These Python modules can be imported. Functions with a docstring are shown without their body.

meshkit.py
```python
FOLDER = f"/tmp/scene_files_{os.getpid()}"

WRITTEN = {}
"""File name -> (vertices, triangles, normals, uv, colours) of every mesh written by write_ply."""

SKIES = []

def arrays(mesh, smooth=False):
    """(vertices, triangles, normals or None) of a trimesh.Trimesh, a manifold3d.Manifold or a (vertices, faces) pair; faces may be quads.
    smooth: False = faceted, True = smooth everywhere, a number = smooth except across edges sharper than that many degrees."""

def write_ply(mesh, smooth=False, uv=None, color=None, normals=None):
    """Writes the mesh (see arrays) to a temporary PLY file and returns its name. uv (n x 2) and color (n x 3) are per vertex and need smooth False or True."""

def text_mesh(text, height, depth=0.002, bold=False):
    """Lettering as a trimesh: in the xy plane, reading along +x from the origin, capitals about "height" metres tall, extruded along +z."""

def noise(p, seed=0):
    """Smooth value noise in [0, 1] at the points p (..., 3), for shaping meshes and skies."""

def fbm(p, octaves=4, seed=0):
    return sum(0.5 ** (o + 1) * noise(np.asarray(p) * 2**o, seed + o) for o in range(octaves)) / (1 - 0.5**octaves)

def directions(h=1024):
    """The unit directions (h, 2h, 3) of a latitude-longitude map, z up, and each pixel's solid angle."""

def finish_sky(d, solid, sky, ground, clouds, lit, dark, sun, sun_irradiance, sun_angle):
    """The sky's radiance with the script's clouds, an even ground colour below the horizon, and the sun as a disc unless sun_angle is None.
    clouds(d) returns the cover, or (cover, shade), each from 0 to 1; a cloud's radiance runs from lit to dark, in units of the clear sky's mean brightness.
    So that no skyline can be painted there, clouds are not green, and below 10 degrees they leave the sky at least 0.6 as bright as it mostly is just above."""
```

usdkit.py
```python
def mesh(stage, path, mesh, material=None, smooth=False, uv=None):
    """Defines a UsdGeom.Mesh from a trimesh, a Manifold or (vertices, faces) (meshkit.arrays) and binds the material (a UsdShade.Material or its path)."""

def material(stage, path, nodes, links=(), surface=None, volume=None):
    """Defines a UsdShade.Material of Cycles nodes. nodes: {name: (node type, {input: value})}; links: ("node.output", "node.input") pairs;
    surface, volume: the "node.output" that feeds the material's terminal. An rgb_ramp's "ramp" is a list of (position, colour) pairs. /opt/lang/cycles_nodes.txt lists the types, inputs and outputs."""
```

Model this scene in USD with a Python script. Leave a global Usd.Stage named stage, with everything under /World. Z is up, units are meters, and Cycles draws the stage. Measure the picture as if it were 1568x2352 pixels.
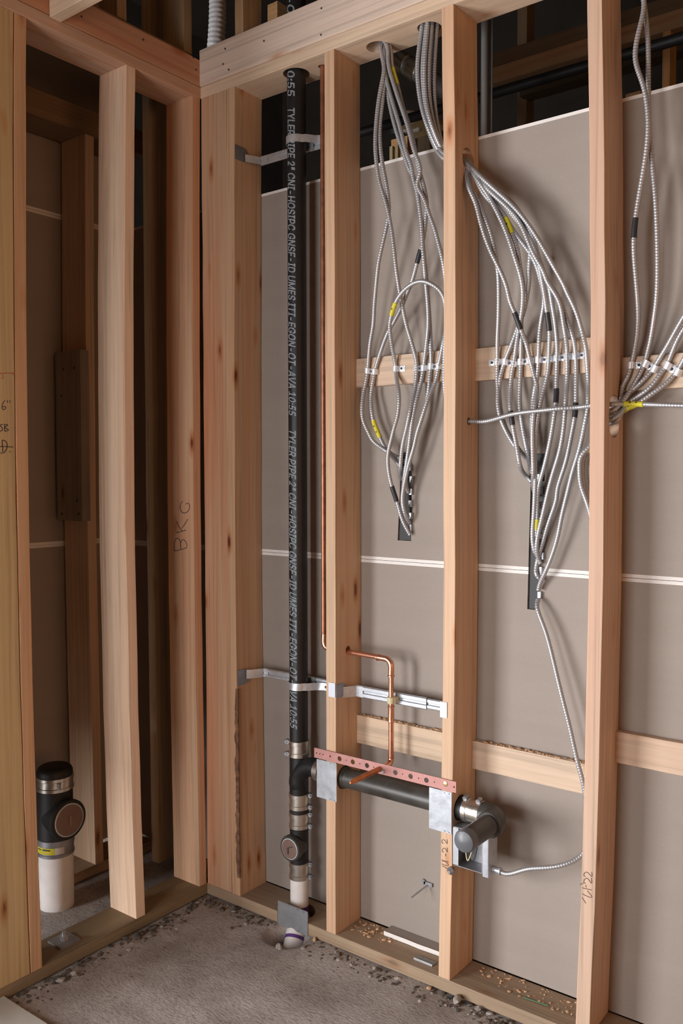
import math, random
import numpy as np, trimesh, manifold3d as m3, usdkit, meshkit
from shapely.geometry import Polygon, Point, box as sbox
from shapely.ops import unary_union
from scipy.interpolate import CubicSpline
from pxr import Usd, UsdGeom, UsdLux, UsdShade, Gf, Sdf

random.seed(7)
rng = np.random.default_rng(7)
stage = Usd.Stage.CreateInMemory()
UsdGeom.SetStageUpAxis(stage, 'Z')
UsdGeom.SetStageMetersPerUnit(stage, 1.0)
UsdGeom.Xform.Define(stage, '/World')
UsdGeom.Scope.Define(stage, '/World/Looks')

# ------------------------------------------------------------------ camera
F = 2003.82
RM = np.array([[0.79495034, 0.60667256, -0.00153837], [0.02491597, -0.03518191, -0.99907028], [-0.60616265, 0.79417293, -0.04308371]])
CAM = np.array([2.18935849, -2.09142838, 1.4639491])
cam = UsdGeom.Camera.Define(stage, '/World/camera')
cam.CreateHorizontalApertureAttr(24.0)
cam.CreateVerticalApertureAttr(36.0)
cam.CreateFocalLengthAttr(F / 1568 * 24.0)
cam.CreateClippingRangeAttr(Gf.Vec2f(0.05, 100))
r_, d_, f_ = RM
cam.AddTransformOp().Set(Gf.Matrix4d(*[float(x) for row in (list(r_) + [0], list(-d_) + [0], list(-f_) + [0], list(CAM) + [1]) for x in row]))
cam.CreateExposureAttr(-0.05)

# ------------------------------------------------------------------ light
sky = UsdLux.DomeLight.Define(stage, '/World/sky')
sky.CreateIntensityAttr(.6)
sun = UsdLux.DistantLight.Define(stage, '/World/sun')
sun.CreateAngleAttr(.6)
sun.CreateIntensityAttr(9.0)
sun.CreateColorAttr(Gf.Vec3f(1.0, .93, .82))
sun.AddRotateXYZOp().Set(Gf.Vec3f(38, 0, 6))
sky.CreateColorAttr(Gf.Vec3f(0.86, 0.93, 1.0))


def rect_light(name, centre, target, w, h, power, color):
    li = UsdLux.RectLight.Define(stage, '/World/' + name)
    li.CreateWidthAttr(w); li.CreateHeightAttr(h)
    li.CreateIntensityAttr(power)
    li.CreateColorAttr(Gf.Vec3f(*color))
    m = Gf.Matrix4d().SetLookAt(Gf.Vec3d(*centre), Gf.Vec3d(*target), Gf.Vec3d(0, 0, 1)).GetInverse()
    li.AddTransformOp().Set(m)


rect_light('unseen_rear_left_light', (-1.35, -3.37, .95), (-1.35, 0, .95), 1.9, 1.8, 20.5, (1.0, 0.985, 0.985))  # out of view behind the camera, lights the bays from the left
rect_light('unseen_rear_right_light', (.85, -3.37, .95), (.85, 0, .95), .9, 1.8, 8.2, (1.0, 0.985, 0.985))  # out of view behind the camera, lights the left-wall stud faces
rect_light('warm_fill_light', (5.8, -2.4, 1.5), (0, -1.0, 1.3), 1.8, 1.8, 3.8, (1.0, 0.50, 0.20))  # added warm fill for the right-facing stud sides


# ------------------------------------------------------------------ helpers
def ray(u, v):
    return RM.T @ np.array([(u - 784) / F, (v - 1176) / F, 1.0])


def P(u, v, X=None, Y=None, Z=None):
    """The point of the place seen at that spot of the photograph, on a plane X, Y or Z = value."""
    d = ray(u, v)
    ax, val = (0, X) if X is not None else (1, Y) if Y is not None else (2, Z)
    return CAM + d * (val - CAM[ax]) / d[ax]


COUNT = {}
BASE = {}


def numbered(parent, name):
    k = COUNT.get((parent, name), 0)
    COUNT[(parent, name)] = k + 1
    return name if k == 0 else f'{name}_{k:03d}'


def keys(prim, label=None, cat=None, group=None, kind=None):
    for k, v in (('label', label), ('category', cat), ('group', group), ('kind', kind)):
        if v:
            prim.SetCustomDataByKey(k, v)


def arr(m):
    if hasattr(m, 'to_mesh'):
        q = m.to_mesh()
        return trimesh.Trimesh(np.array(q.vert_properties[:, :3]), np.array(q.tri_verts), process=False)
    return m


def thing(name, label, cat, base, group=None, kind=None):
    path = '/World/' + numbered('/World', name)
    x = UsdGeom.Xform.Define(stage, path)
    x.AddTranslateOp().Set(Gf.Vec3d(*[float(c) for c in base]))
    keys(x.GetPrim(), label, cat, group, kind)
    BASE[path] = np.array(base, float)
    return path


def part(parent, name, mesh, mat, label=None, smooth=35, kind=None):
    path = parent + '/' + numbered(parent, name)
    m = arr(mesh).copy()
    m.apply_translation(-BASE['/'.join(parent.split('/')[:3])])
    if parent not in BASE and False:
        pass
    p = usdkit.mesh(stage, path, m, mat, smooth=smooth)
    keys(p.GetPrim(), label, kind=kind)
    return path


def obj(name, mesh, mat, label=None, cat=None, group=None, kind=None, smooth=35):
    """A top-level thing that is one mesh; its points are in metres of the place."""
    path = '/World/' + numbered('/World', name)
    p = usdkit.mesh(stage, path, arr(mesh), mat, smooth=smooth)
    keys(p.GetPrim(), label, cat, group, kind)
    BASE[path] = np.zeros(3)
    return path


cat_ = trimesh.util.concatenate


def to_manifold(t):
    t = arr(t)
    t = trimesh.Trimesh(t.vertices, t.faces, process=True)
    return m3.Manifold(m3.Mesh(np.asarray(t.vertices, np.float32), np.asarray(t.faces, np.uint32)))


def rrect(w, h, r=0.003, n=3):
    """Rounded rectangle from (0,0) to (w,h), counter-clockwise."""
    pts = []
    for cx, cy, a0 in ((w - r, r, -90), (w - r, h - r, 0), (r, h - r, 90), (r, r, 180)):
        for k in range(n):
            a = math.radians(a0 + 90 * k / (n - 1))
            pts.append((cx + r * math.cos(a), cy + r * math.sin(a)))
    return np.array(pts)


def sweep_profile(prof, frames):
    """prof: n x 2; frames: list of (origin, e1, e2). Closed ends."""
    n = len(prof)
    V = np.vstack([np.asarray(o) + prof[:, :1] * np.asarray(a) + prof[:, 1:] * np.asarray(b) for o, a, b in frames])
    k = len(frames)
    i, j = np.meshgrid(np.arange(k - 1), np.arange(n), indexing='ij')
    a, b, c, d = i * n + j, i * n + (j + 1) % n, (i + 1) * n + (j + 1) % n, (i + 1) * n + j
    Fq = np.vstack([np.stack([a, b, c], -1).reshape(-1, 3), np.stack([a, c, d], -1).reshape(-1, 3)])
    cap = np.array([[0, q + 1, q] for q in range(1, n - 1)])
    Fq = np.vstack([Fq, cap, np.c_[cap[:, 0], cap[:, 2], cap[:, 1]] + (k - 1) * n])
    t = trimesh.Trimesh(V, Fq, process=False)
    if t.volume < 0:
        t.invert()
    return t


def lumber(axis, lo, hi, bow=(0, 0), r=0.003, seg=14, wob=0.0012, seed=0):
    """A board between two corners along axis 0, 1 or 2 with eased edges, a slight bow and saw wobble."""
    lo, hi = np.array(lo, float), np.array(hi, float)
    o1, o2 = [k for k in range(3) if k != axis]
    prof = rrect(hi[o1] - lo[o1], hi[o2] - lo[o2], r)
    E = np.eye(3)
    frames = []
    rg = np.random.default_rng(seed + 11)
    for k in range(seg + 1):
        t = k / seg
        o = lo.copy()
        o[axis] = lo[axis] + t * (hi[axis] - lo[axis])
        if 0 < k < seg:
            o[o1] += 4 * t * (1 - t) * bow[0] + rg.uniform(-wob, wob)
            o[o2] += 4 * t * (1 - t) * bow[1] + rg.uniform(-wob, wob) * .4
        frames.append((o, E[o1], E[o2]))
    return sweep_profile(prof, frames)


def bx(lo, hi, r=0.0):
    lo, hi = np.array(lo, float), np.array(hi, float)
    if r <= 0:
        b = trimesh.creation.box(hi - lo)
        b.apply_translation((lo + hi) / 2)
        return b
    return lumber(2, lo, hi, r=r, seg=1)


def cyl(p0, p1, r, n=28, r2=None):
    p0, p1 = np.array(p0, float), np.array(p1, float)
    return tube([p0, p1], [r, r if r2 is None else r2], n)


def frames_along(p):
    t = np.gradient(p, axis=0)
    t /= np.linalg.norm(t, axis=1, keepdims=True)
    a = np.cross(t[0], [0, 0, 1.0] if abs(t[0][2]) < .9 else [1.0, 0, 0])
    a /= np.linalg.norm(a)
    A = [a]
    for k in range(1, len(p)):
        a = A[-1] - t[k] * (A[-1] @ t[k])
        A.append(a / np.linalg.norm(a))
    A = np.array(A)
    return t, A, np.cross(t, A)


def tube(p, r, n=12):
    p = np.array(p, float)
    r = np.broadcast_to(r, (len(p),))
    t, A, B = frames_along(p)
    ang = np.arange(n) * 2 * np.pi / n
    prof = np.c_[np.cos(ang), np.sin(ang)]
    V = (p[:, None] + r[:, None, None] * (prof[None, :, :1] * A[:, None] + prof[None, :, 1:] * B[:, None])).reshape(-1, 3)
    k = len(p)
    i, j = np.meshgrid(np.arange(k - 1), np.arange(n), indexing='ij')
    a, b, c, d = i * n + j, i * n + (j + 1) % n, (i + 1) * n + (j + 1) % n, (i + 1) * n + j
    f = np.vstack([np.stack([a, b, c], -1).reshape(-1, 3), np.stack([a, c, d], -1).reshape(-1, 3)])
    cap = np.array([[0, q + 1, q] for q in range(1, n - 1)])
    f = np.vstack([f, cap, np.c_[cap[:, 0], cap[:, 2], cap[:, 1]] + (k - 1) * n])
    m = trimesh.Trimesh(V, f, process=False)
    if m.volume < 0:
        m.invert()
    return m


def lathe(p0, p1, prof, n=32):
    """prof: list of (distance along p0->p1, radius)."""
    p0, p1 = np.array(p0, float), np.array(p1, float)
    d = (p1 - p0) / np.linalg.norm(p1 - p0)
    pts = [p0 + d * s + d * 1e-6 * i for i, (s, _) in enumerate(prof)]
    # constant frame
    a = np.cross(d, [0, 0, 1.0] if abs(d[2]) < .9 else [1.0, 0, 0]); a /= np.linalg.norm(a)
    b = np.cross(d, a)
    ang = np.arange(n) * 2 * np.pi / n
    ring = np.c_[np.cos(ang), np.sin(ang)]
    return sweep_profile(ring, [(q, a * r, b * r) for q, (_, r) in zip(pts, prof)])


def extrude(poly, origin, e1, e2, depth):
    """Extrudes a shapely polygon given in the e1,e2 plane by depth along e1 x e2."""
    polys = list(getattr(poly, 'geoms', [poly]))
    m = cat_([trimesh.creation.extrude_polygon(g, depth, engine='earcut') for g in polys])
    e1, e2 = np.array(e1, float), np.array(e2, float)
    e3 = np.cross(e1, e2)
    m.vertices = np.asarray(origin) + m.vertices[:, :1] * e1 + m.vertices[:, 1:2] * e2 + m.vertices[:, 2:3] * e3
    return m


def arc_pts(c, a, b, r, t0, t1, n=10):
    c, a, b = (np.array(q, float) for q in (c, a, b))
    return [c + r * (math.cos(t) * a + math.sin(t) * b) for t in np.linspace(t0, t1, n)]


def ribbon(pts, normal, w, lift=0.0006):
    """Flat pen stroke along points in a plane."""
    p = np.array(pts, float)
    nrm = np.array(normal, float)
    t = np.gradient(p, axis=0)
    s = np.cross(nrm, t)
    s /= np.linalg.norm(s, axis=1, keepdims=True) + 1e-12
    top = p + nrm * lift
    V = np.vstack([top - s * w / 2, top + s * w / 2, p - s * w / 2 - nrm * .0003, p + s * w / 2 - nrm * .0003])
    n = len(p)
    f = []
    for k in range(n - 1):
        for a, b in ((0, 1), (1, 3), (3, 2), (2, 0)):
            f += [[a * n + k, a * n + k + 1, b * n + k + 1], [a * n + k, b * n + k + 1, b * n + k]]
    f += [[0, n, 3 * n], [0, 3 * n, 2 * n], [n - 1, 3 * n - 1, 4 * n - 1], [n - 1, 4 * n - 1, 2 * n + n - 1]]
    m = trimesh.Trimesh(V, f, process=False)
    m.fix_normals()
    return m


# ------------------------------------------------------------------ materials
L = '/World/Looks/'


def simple(name, color, rough=0.5, metal=0.0, var=0.0, scale=30, bump=0.0, bscale=200, spec=None):
    n = {'p': ('principled_bsdf', {'base_color': color, 'roughness': rough, 'metallic': metal})}
    li = []
    if spec is not None:
        n['p'][1]['specular_ior_level'] = spec
    if var or bump:
        n['tc'] = ('texture_coordinate', {})
    if var:
        n['n'] = ('noise_texture', {'scale': scale, 'detail': 5, 'roughness': .6})
        c = np.array(color)
        n['r'] = ('rgb_ramp', {'ramp': [(0.3, tuple(c * (1 - var))), (0.7, tuple(np.minimum(c * (1 + var), 1)))]})
        li += [('tc.object', 'n.vector'), ('n.fac', 'r.fac'), ('r.color', 'p.base_color')]
    if bump:
        n['bn'] = ('noise_texture', {'scale': bscale, 'detail': 4})
        n['b'] = ('bump', {'strength': 0.5, 'distance': bump})
        li += [('tc.object', 'bn.vector'), ('bn.fac', 'b.height'), ('b.normal', 'p.normal')]
    return usdkit.material(stage, L + name, n, li, surface='p.BSDF')


WOODS = {}


def wood(axis, base, seed, red=0.25, knots=1.0, dirt=0.0):
    """Sawn fir: grain runs along axis; knots and a reddish heart streak belong to the board."""
    key = (axis, tuple(base), seed, red, knots, dirt)
    if key in WOODS:
        return WOODS[key]
    b = np.array(base) * (1.0, 1.0, .93)
    sc = lambda al, ac: tuple(al if k == axis else ac for k in range(3))
    loc = (seed * 3.71 % 17, seed * 5.13 % 13, seed * 2.37 % 11)
    N = {
        'tc': ('texture_coordinate', {}),
        'm1': ('mapping', {'location': loc, 'scale': sc(0.9, 55)}),
        'n1': ('noise_texture', {'scale': 1.6, 'detail': 4, 'roughness': .6, 'distortion': .35}),
        'r1': ('rgb_ramp', {'ramp': [(.25, tuple(b * .70)), (.48, tuple(b)), (.75, tuple(np.minimum(b * 1.13, 1)))]}),
        'm2': ('mapping', {'location': loc, 'scale': sc(.45, 9)}),
        'n2': ('noise_texture', {'scale': 1.5, 'detail': 3, 'roughness': .5, 'distortion': .6}),
        'r2': ('rgb_ramp', {'ramp': [(.38, (1, 1, 1)), (.72, (1 - .12 * red, 1 - .75 * red, 1 - red))]}),
        'x2': ('mix_color', {'blend_type': 'multiply', 'fac': 1.0}),
        'm3': ('mapping', {'location': loc, 'scale': sc(3.4, 11)}),
        'v': ('voronoi_texture', {'scale': 1.0, 'randomness': 1.0}),
        'nk': ('noise_texture', {'scale': 9, 'detail': 3}),
        'ad': ('math', {'math_type': 'multiply_add', 'value2': .06, 'value3': -.03}),
        'dk': ('math', {'math_type': 'add'}),
        'r3': ('rgb_ramp', {'ramp': [(.0, (.16, .085, .05)), (.055, (.22, .11, .06)), (.085, (.66, .42, .30)), (.13, (.9, .74, .62)), (.2, (1, 1, 1))]}),
        'x3': ('mix_color', {'blend_type': 'multiply', 'fac': knots}),
        'n4': ('noise_texture', {'scale': 2.2, 'detail': 5, 'roughness': .65}),
        'r4': ('rgb_ramp', {'ramp': [(.35, (1 - dirt, 1 - dirt, 1 - dirt)), (.65, (1, 1, 1))]}),
        'x4': ('mix_color', {'blend_type': 'multiply', 'fac': 1.0}),
        'bu': ('bump', {'strength': .25, 'distance': .002}),
        'p': ('principled_bsdf', {'roughness': .62, 'specular_ior_level': .3}),
    }
    K = [('tc.object', 'm1.vector'), ('m1.vector', 'n1.vector'), ('n1.fac', 'r1.fac'), ('tc.object', 'm2.vector'), ('m2.vector', 'n2.vector'), ('n2.fac', 'r2.fac'),
         ('r1.color', 'x2.a'), ('r2.color', 'x2.b'), ('tc.object', 'm3.vector'), ('m3.vector', 'v.vector'), ('m3.vector', 'nk.vector'), ('nk.fac', 'ad.value1'),
         ('v.distance', 'dk.value1'), ('ad.value', 'dk.value2'), ('dk.value', 'r3.fac'), ('x2.result', 'x3.a'), ('r3.color', 'x3.b'),
         ('tc.object', 'n4.vector'), ('n4.fac', 'r4.fac'), ('x3.result', 'x4.a'), ('r4.color', 'x4.b'), ('x4.result', 'p.base_color'),
         ('n1.fac', 'bu.height'), ('bu.normal', 'p.normal')]
    WOODS[key] = usdkit.material(stage, L + f'fir_{len(WOODS):02d}', N, K, surface='p.BSDF')
    return WOODS[key]


TAN = (.57, .385, .26)
PINK = (.58, .40, .31)
YELL = (.52, .35, .19)
PALE = (.66, .51, .40)
GREY = (.42, .33, .23)
DUST = (.36, .262, .19)

galv = simple('galvanised_steel', (.62, .65, .69), .38, .7, .12, 60)
galvb = simple('galvanised_bright', (.47, .50, .545), .45, .6, .10, 45, .0006, 120)
armor = simple('cable_armour', (.46, .46, .475), .46, .62)
stainless = simple('stainless_band', (.70, .67, .62), .27, .95, .08, 40)
dull = simple('dull_steel', (.34, .34, .36), .45, .7, .15, 40)
castiron = simple('black_cast_iron', (.009, .0092, .011), .46, 0, .3, 30, .0006, 160)
dustyiron = simple('dusty_black_pipe', (.050, .047, .042), .40, 0, .45, 14, .0005, 160)
rubber = simple('black_rubber', (.013, .013, .014), .55)
printed = simple('white_stencil_print', (.25, .285, .31), .6, 0, .3, 160)
copper = simple('copper', (.72, .36, .24), .30, .9, .15, 35)
coppdull = simple('dull_copper', (.42, .18, .10), .42, .75, .25, 30)
rosestrap = simple('copper_plated_strap', (.47, .235, .215), .5, .3, .08, 40)
pvc = simple('white_pvc', (.80, .765, .75), .4, 0, .06, 25)
purple = simple('purple_primer', (.10, .04, .20), .5)
yellow = simple('yellow_tape', (.62, .56, .035), .5)
blacktape = simple('black_tape', (.02, .021, .026), .45)
markink = simple('dark_pen', (.05, .04, .05), .8)
pencil = simple('faded_pen', (.16, .10, .08), .8)
redpen = simple('red_crayon', (.40, .09, .05), .8)
gyp = simple('white_gypsum_edge', (.80, .77, .74), .8)
brownplug = simple('brown_plug', (.24, .155, .13), .4, .25, .1, 30)
plugring = simple('pale_ring', (.60, .70, .74), .35, .2)
paperwhite = simple('white_label', (.62, .58, .56), .6)
barblack = simple('barcode_ink', (.05, .05, .055), .6)
bark = simple('bark', (.20, .105, .06), .9, 0, .5, 50, .003, 70)
whitebit = simple('white_chip', (.66, .64, .62), .8, 0, .1, 30)
rock = simple('pale_rock', (.34, .31, .28), .9, 0, .35, 25, .002, 80)
darkrock = simple('dark_rock', (.10, .085, .07), .95, 0, .4, 30, .002, 80)
chipwood = simple('wood_chips', (.60, .38, .22), .8, 0, .3, 60)
greenplastic = simple('green_wire_skin', (.05, .20, .09), .5)
ivory = simple('ivory_plastic', (.62, .56, .36), .5)
foil = simple('foil_duct', (.88, .88, .90), .30, .35, .1, 20, .003, 30)
brassy = simple('bright_duct_band', (.80, .72, .55), .16, .95)
stone = simple('grey_rubble_stone', (.78, .74, .69), .9, 0, .3, 18, .003, 60)
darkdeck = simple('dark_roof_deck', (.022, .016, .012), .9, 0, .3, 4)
bouncewall = simple('warm_bounce_wall', (.47, .28, .15), .9, 0, .15, 3)  # orange tone picked for warm bounce from the unseen walls
cream = simple('cream_clamp', (.60, .54, .34), .45)


def drywall_mat(name, c):
    c = np.array(c)
    return usdkit.material(stage, L + name, {
        'tc': ('texture_coordinate', {}),
        'm': ('mapping', {'scale': (.6, 1, 9)}),
        'n': ('noise_texture', {'scale': 1.4, 'detail': 4, 'roughness': .55}),
        'r': ('rgb_ramp', {'ramp': [(.3, tuple(c * .965)), (.7, tuple(c * 1.03))]}),
        'n2': ('noise_texture', {'scale': 420, 'detail': 2}),
        'r2': ('rgb_ramp', {'ramp': [(.2, (.93, .93, .93)), (.8, (1.04, 1.04, 1.04))]}),
        'x': ('mix_color', {'blend_type': 'multiply', 'fac': 1.0}),
        'p': ('principled_bsdf', {'roughness': .85, 'specular_ior_level': .2})},
        [('tc.object', 'm.vector'), ('m.vector', 'n.vector'), ('n.fac', 'r.fac'), ('tc.object', 'n2.vector'), ('n2.fac', 'r2.fac'), ('r.color', 'x.a'), ('r2.color', 'x.b'), ('x.result', 'p.base_color')],
        surface='p.BSDF')


paper = drywall_mat('drywall_paper', (.345, .297, .262))
concrete = usdkit.material(stage, L + 'rough_concrete', {
    'tc': ('texture_coordinate', {}),
    'n': ('noise_texture', {'scale': 5, 'detail': 6, 'roughness': .65}),
    'r': ('rgb_ramp', {'ramp': [(.3, (.30, .262, .242)), (.55, (.42, .375, .35)), (.75, (.50, .455, .43))]}),
    'm': ('mapping', {'scale': (1, 1.9, 1), 'rotation': (0, 0, .5)}),
    'n2': ('noise_texture', {'scale': 75, 'detail': 4, 'roughness': .6}),
    'r2': ('rgb_ramp', {'ramp': [(.28, (.45, .42, .40)), (.42, (.9, .9, .9)), (.7, (1.15, 1.15, 1.15))]}),
    'x': ('mix_color', {'blend_type': 'multiply', 'fac': .8}),
    'b': ('bump', {'strength': .6, 'distance': .0035}),
    'p': ('principled_bsdf', {'roughness': .93, 'specular_ior_level': .2})},
    [('tc.object', 'n.vector'), ('n.fac', 'r.fac'), ('tc.object', 'm.vector'), ('m.vector', 'n2.vector'), ('n2.fac', 'r2.fac'), ('r.color', 'x.a'), ('r2.color', 'x.b'),
     ('x.result', 'p.base_color'), ('n2.fac', 'b.height'), ('b.normal', 'p.normal')], surface='p.BSDF')

# ------------------------------------------------------------------ the site around: slab, outer walls and roof that shape the light
S = .4064
X2 = .530
H = 2.726
D = .132
T = .038
X3, X4 = X2 + S, X2 + 2 * S
X1 = .159
YL = -.312
YM = -.0355
ZT = 3.75

g = np.linspace(0, 1, 241)
gx, gy = np.meshgrid(-.75 + 3.6 * g, -2.6 + 2.75 * g, indexing='ij')
pts = np.stack([gx, gy, np.zeros_like(gx)], -1)
hz = (meshkit.fbm(pts * 7, 4, 3) - .5) * .010 - .004
wall_d = np.minimum(np.abs(gx), np.abs(gy))
fade = np.clip((np.minimum(np.minimum(gx + .75, 2.85 - gx), np.minimum(gy + 2.6, .15 - gy))) / .1, 0, 1)
pit = .075 * np.exp(-(np.hypot((gx - .40) / .055, (gy + .035) / .05)) ** 4)
pts[..., 2] = np.minimum(hz, -.0008) * fade - .0004 - pit
idx = np.arange(241 * 241).reshape(241, 241)
a, b, c, d = idx[:-1, :-1].ravel(), idx[1:, :-1].ravel(), idx[1:, 1:].ravel(), idx[:-1, 1:].ravel()
near = trimesh.Trimesh(pts.reshape(-1, 3), np.vstack([np.c_[a, b, c], np.c_[a, c, d]]), process=False)
outer = extrude(sbox(-4, -6, 6, 5).difference(sbox(-.75, -2.6, 2.85, .15)), (0, 0, -.2), (1, 0, 0), (0, 1, 0), .1996)
obj('floor', cat_([near, outer]), concrete, 'rough brown-grey concrete slab floor', kind='structure', smooth=True)
obj('unseen_wall_rear', extrude(sbox(-4, 0, 6, 5.6).difference(unary_union([sbox(-2.3, .05, -.4, 1.85), sbox(.4, .05, 1.3, 1.85)])), (0, -3.42, 0), (1, 0, 0), (0, 0, 1), .12), bouncewall, 'unseen site wall behind the camera, two openings placed for the rear lights', kind='structure', smooth=False)  # out of view; openings set where the rear lights stand
obj('unseen_wall_side', extrude(sbox(-6, 0, 5, 5.6), (6, 0, 0), (0, 1, 0), (0, 0, 1), .12), bouncewall, 'unseen site wall far to the right, orange for warm bounce', kind='structure', smooth=False)  # out of view; sends warm bounce onto the stud sides
obj('wall_outer', bx((-4.12, -6, 0), (-4, 5, 5.6)), darkdeck, 'site wall far to the left, near-black to keep the gap dark', kind='structure', smooth=False)  # near-black colour stands in for the dark beyond the framing
wa, wb = P(893, 284, Y=5), P(906, 306, Y=5)
wc, wd = P(894, 328, Y=5), P(899, 345, Y=5)
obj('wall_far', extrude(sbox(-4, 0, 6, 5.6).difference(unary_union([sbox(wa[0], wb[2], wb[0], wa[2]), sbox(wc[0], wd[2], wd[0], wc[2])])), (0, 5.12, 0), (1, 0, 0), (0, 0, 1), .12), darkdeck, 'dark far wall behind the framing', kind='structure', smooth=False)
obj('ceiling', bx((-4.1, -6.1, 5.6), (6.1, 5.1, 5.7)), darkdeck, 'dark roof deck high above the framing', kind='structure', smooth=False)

# ------------------------------------------------------------------ drywall
def sheet_wall(name, label, axis, at, lo, hi, zs, cuts=()):
    """Sheets hung behind the studs: each sheet a panel with white gypsum edge strips along its long sides."""
    w = thing(name, label, None, (0, 0, 0), kind='structure')
    for k, (z0, z1) in enumerate(zs):
        poly = sbox(lo, z0 + .0006, hi, z1 - .0006)
        for cu in cuts:
            poly = poly.difference(cu)
        lo_in = z0 if k == 0 else z0 + .010
        body = poly.intersection(sbox(lo, lo_in, hi, z1 - .010))
        edge = poly.difference(sbox(lo, lo_in, hi, z1 - .010))
        for nm, g_, mt, dp in (('drywall_panel', body, paper, .013), ('drywall_edge', edge, gyp, .0122)):
            if axis == 1:
                part(w, nm, extrude(g_, (0, at + .0135, 0), (1, 0, 0), (0, 0, 1), dp), mt, smooth=False, label=None if nm == 'drywall_panel' else 'white gypsum edge')
            else:
                part(w, nm, extrude(g_, (at - .0135, 0, 0), (0, 1, 0), (0, 0, 1), dp), mt, smooth=False, label=None if nm == 'drywall_panel' else 'white gypsum edge')
    return w


slotA = Polygon([(.708, 1.262), (.757, 1.262), (.760, 1.53), (.722, 1.53)])
slotB = Polygon([(1.139, 1.090), (1.172, 1.090), (1.190, 1.52), (1.148, 1.52)])
sheet_wall('wall_right', 'brown-grey drywall sheets hung behind the right-hand studs', 1, D, -.62, 3.2, [(.04, 1.197), (1.197, 2.415)], [slotA, slotB])
sheet_wall('wall_left', 'dark drywall sheets at the back of the plumbing chase on the left', 0, -.585, -1.1, D, [(.04, 1.21), (1.21, 2.405), (2.405, 3.6)])

# ------------------------------------------------------------------ plates
def plate_mesh(axis, lo, hi, holes=(), seed=0, r=.003, seg=10):
    m = lumber(axis, lo, hi, r=r, seed=seed, seg=seg)
    if holes:
        M = to_manifold(m)
        for p0, p1, rad in holes:
            M = M - to_manifold(cyl(p0, p1, rad, 32))
        m = arr(M)
    return m


SX, SY = .374, .056          # drain stack axis
RX, RY = .470, .068          # copper riser
holeA, holeB = (.690, .078), (.856, .068)
obj('bottom_plate', plate_mesh(0, (0.0, 0, 0), (3.2, D, T), [((SX + .004, SY - .02, -.1), (SX + .004, SY - .02, .2), .062)], 1), wood(0, DUST, 3, .1, .5, .2),
    'dusty bottom plate under the right-hand studs', 'bottom plate')
obj('bottom_plate', lumber(1, (-D, -1.1, 0), (0, D, T), seed=2), wood(1, (.26, .19, .12), 4, .1, .5, .25), 'dark brown bottom plate under the left-hand studs', 'bottom plate')
vh = lambda x, y, r: ((x, y, H - .05), (x, y, H + .3), r)
obj('top_plate', plate_mesh(0, (0.0, 0, H), (3.2, D, H + T), [vh(SX, SY, .042), vh(RX, RY, .014), vh(holeA[0] - .012, holeA[1] - .006, .036), vh(*holeB, .034)], 3), wood(0, PALE, 5, .12, .6),
    'pale top plate over the right-hand studs, drilled for pipe and cables', 'top plate')
obj('top_plate', lumber(1, (-D, -1.25, H), (0, -.0005, H + T), seed=4), wood(1, PINK, 6, .3, .9), 'reddish top plate over the left-hand studs', 'top plate')
hb = thing('header_board', 'wide pinkish board on edge along the right top plate', 'board', (0, 0, H + T))
part(hb, 'timber', lumber(0, (0.0005, -.004, H + T + .0005), (3.2, .034, H + T + .122), r=.005, seed=5), wood(0, (.66, .55, .50), 7, .16, .7))
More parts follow.
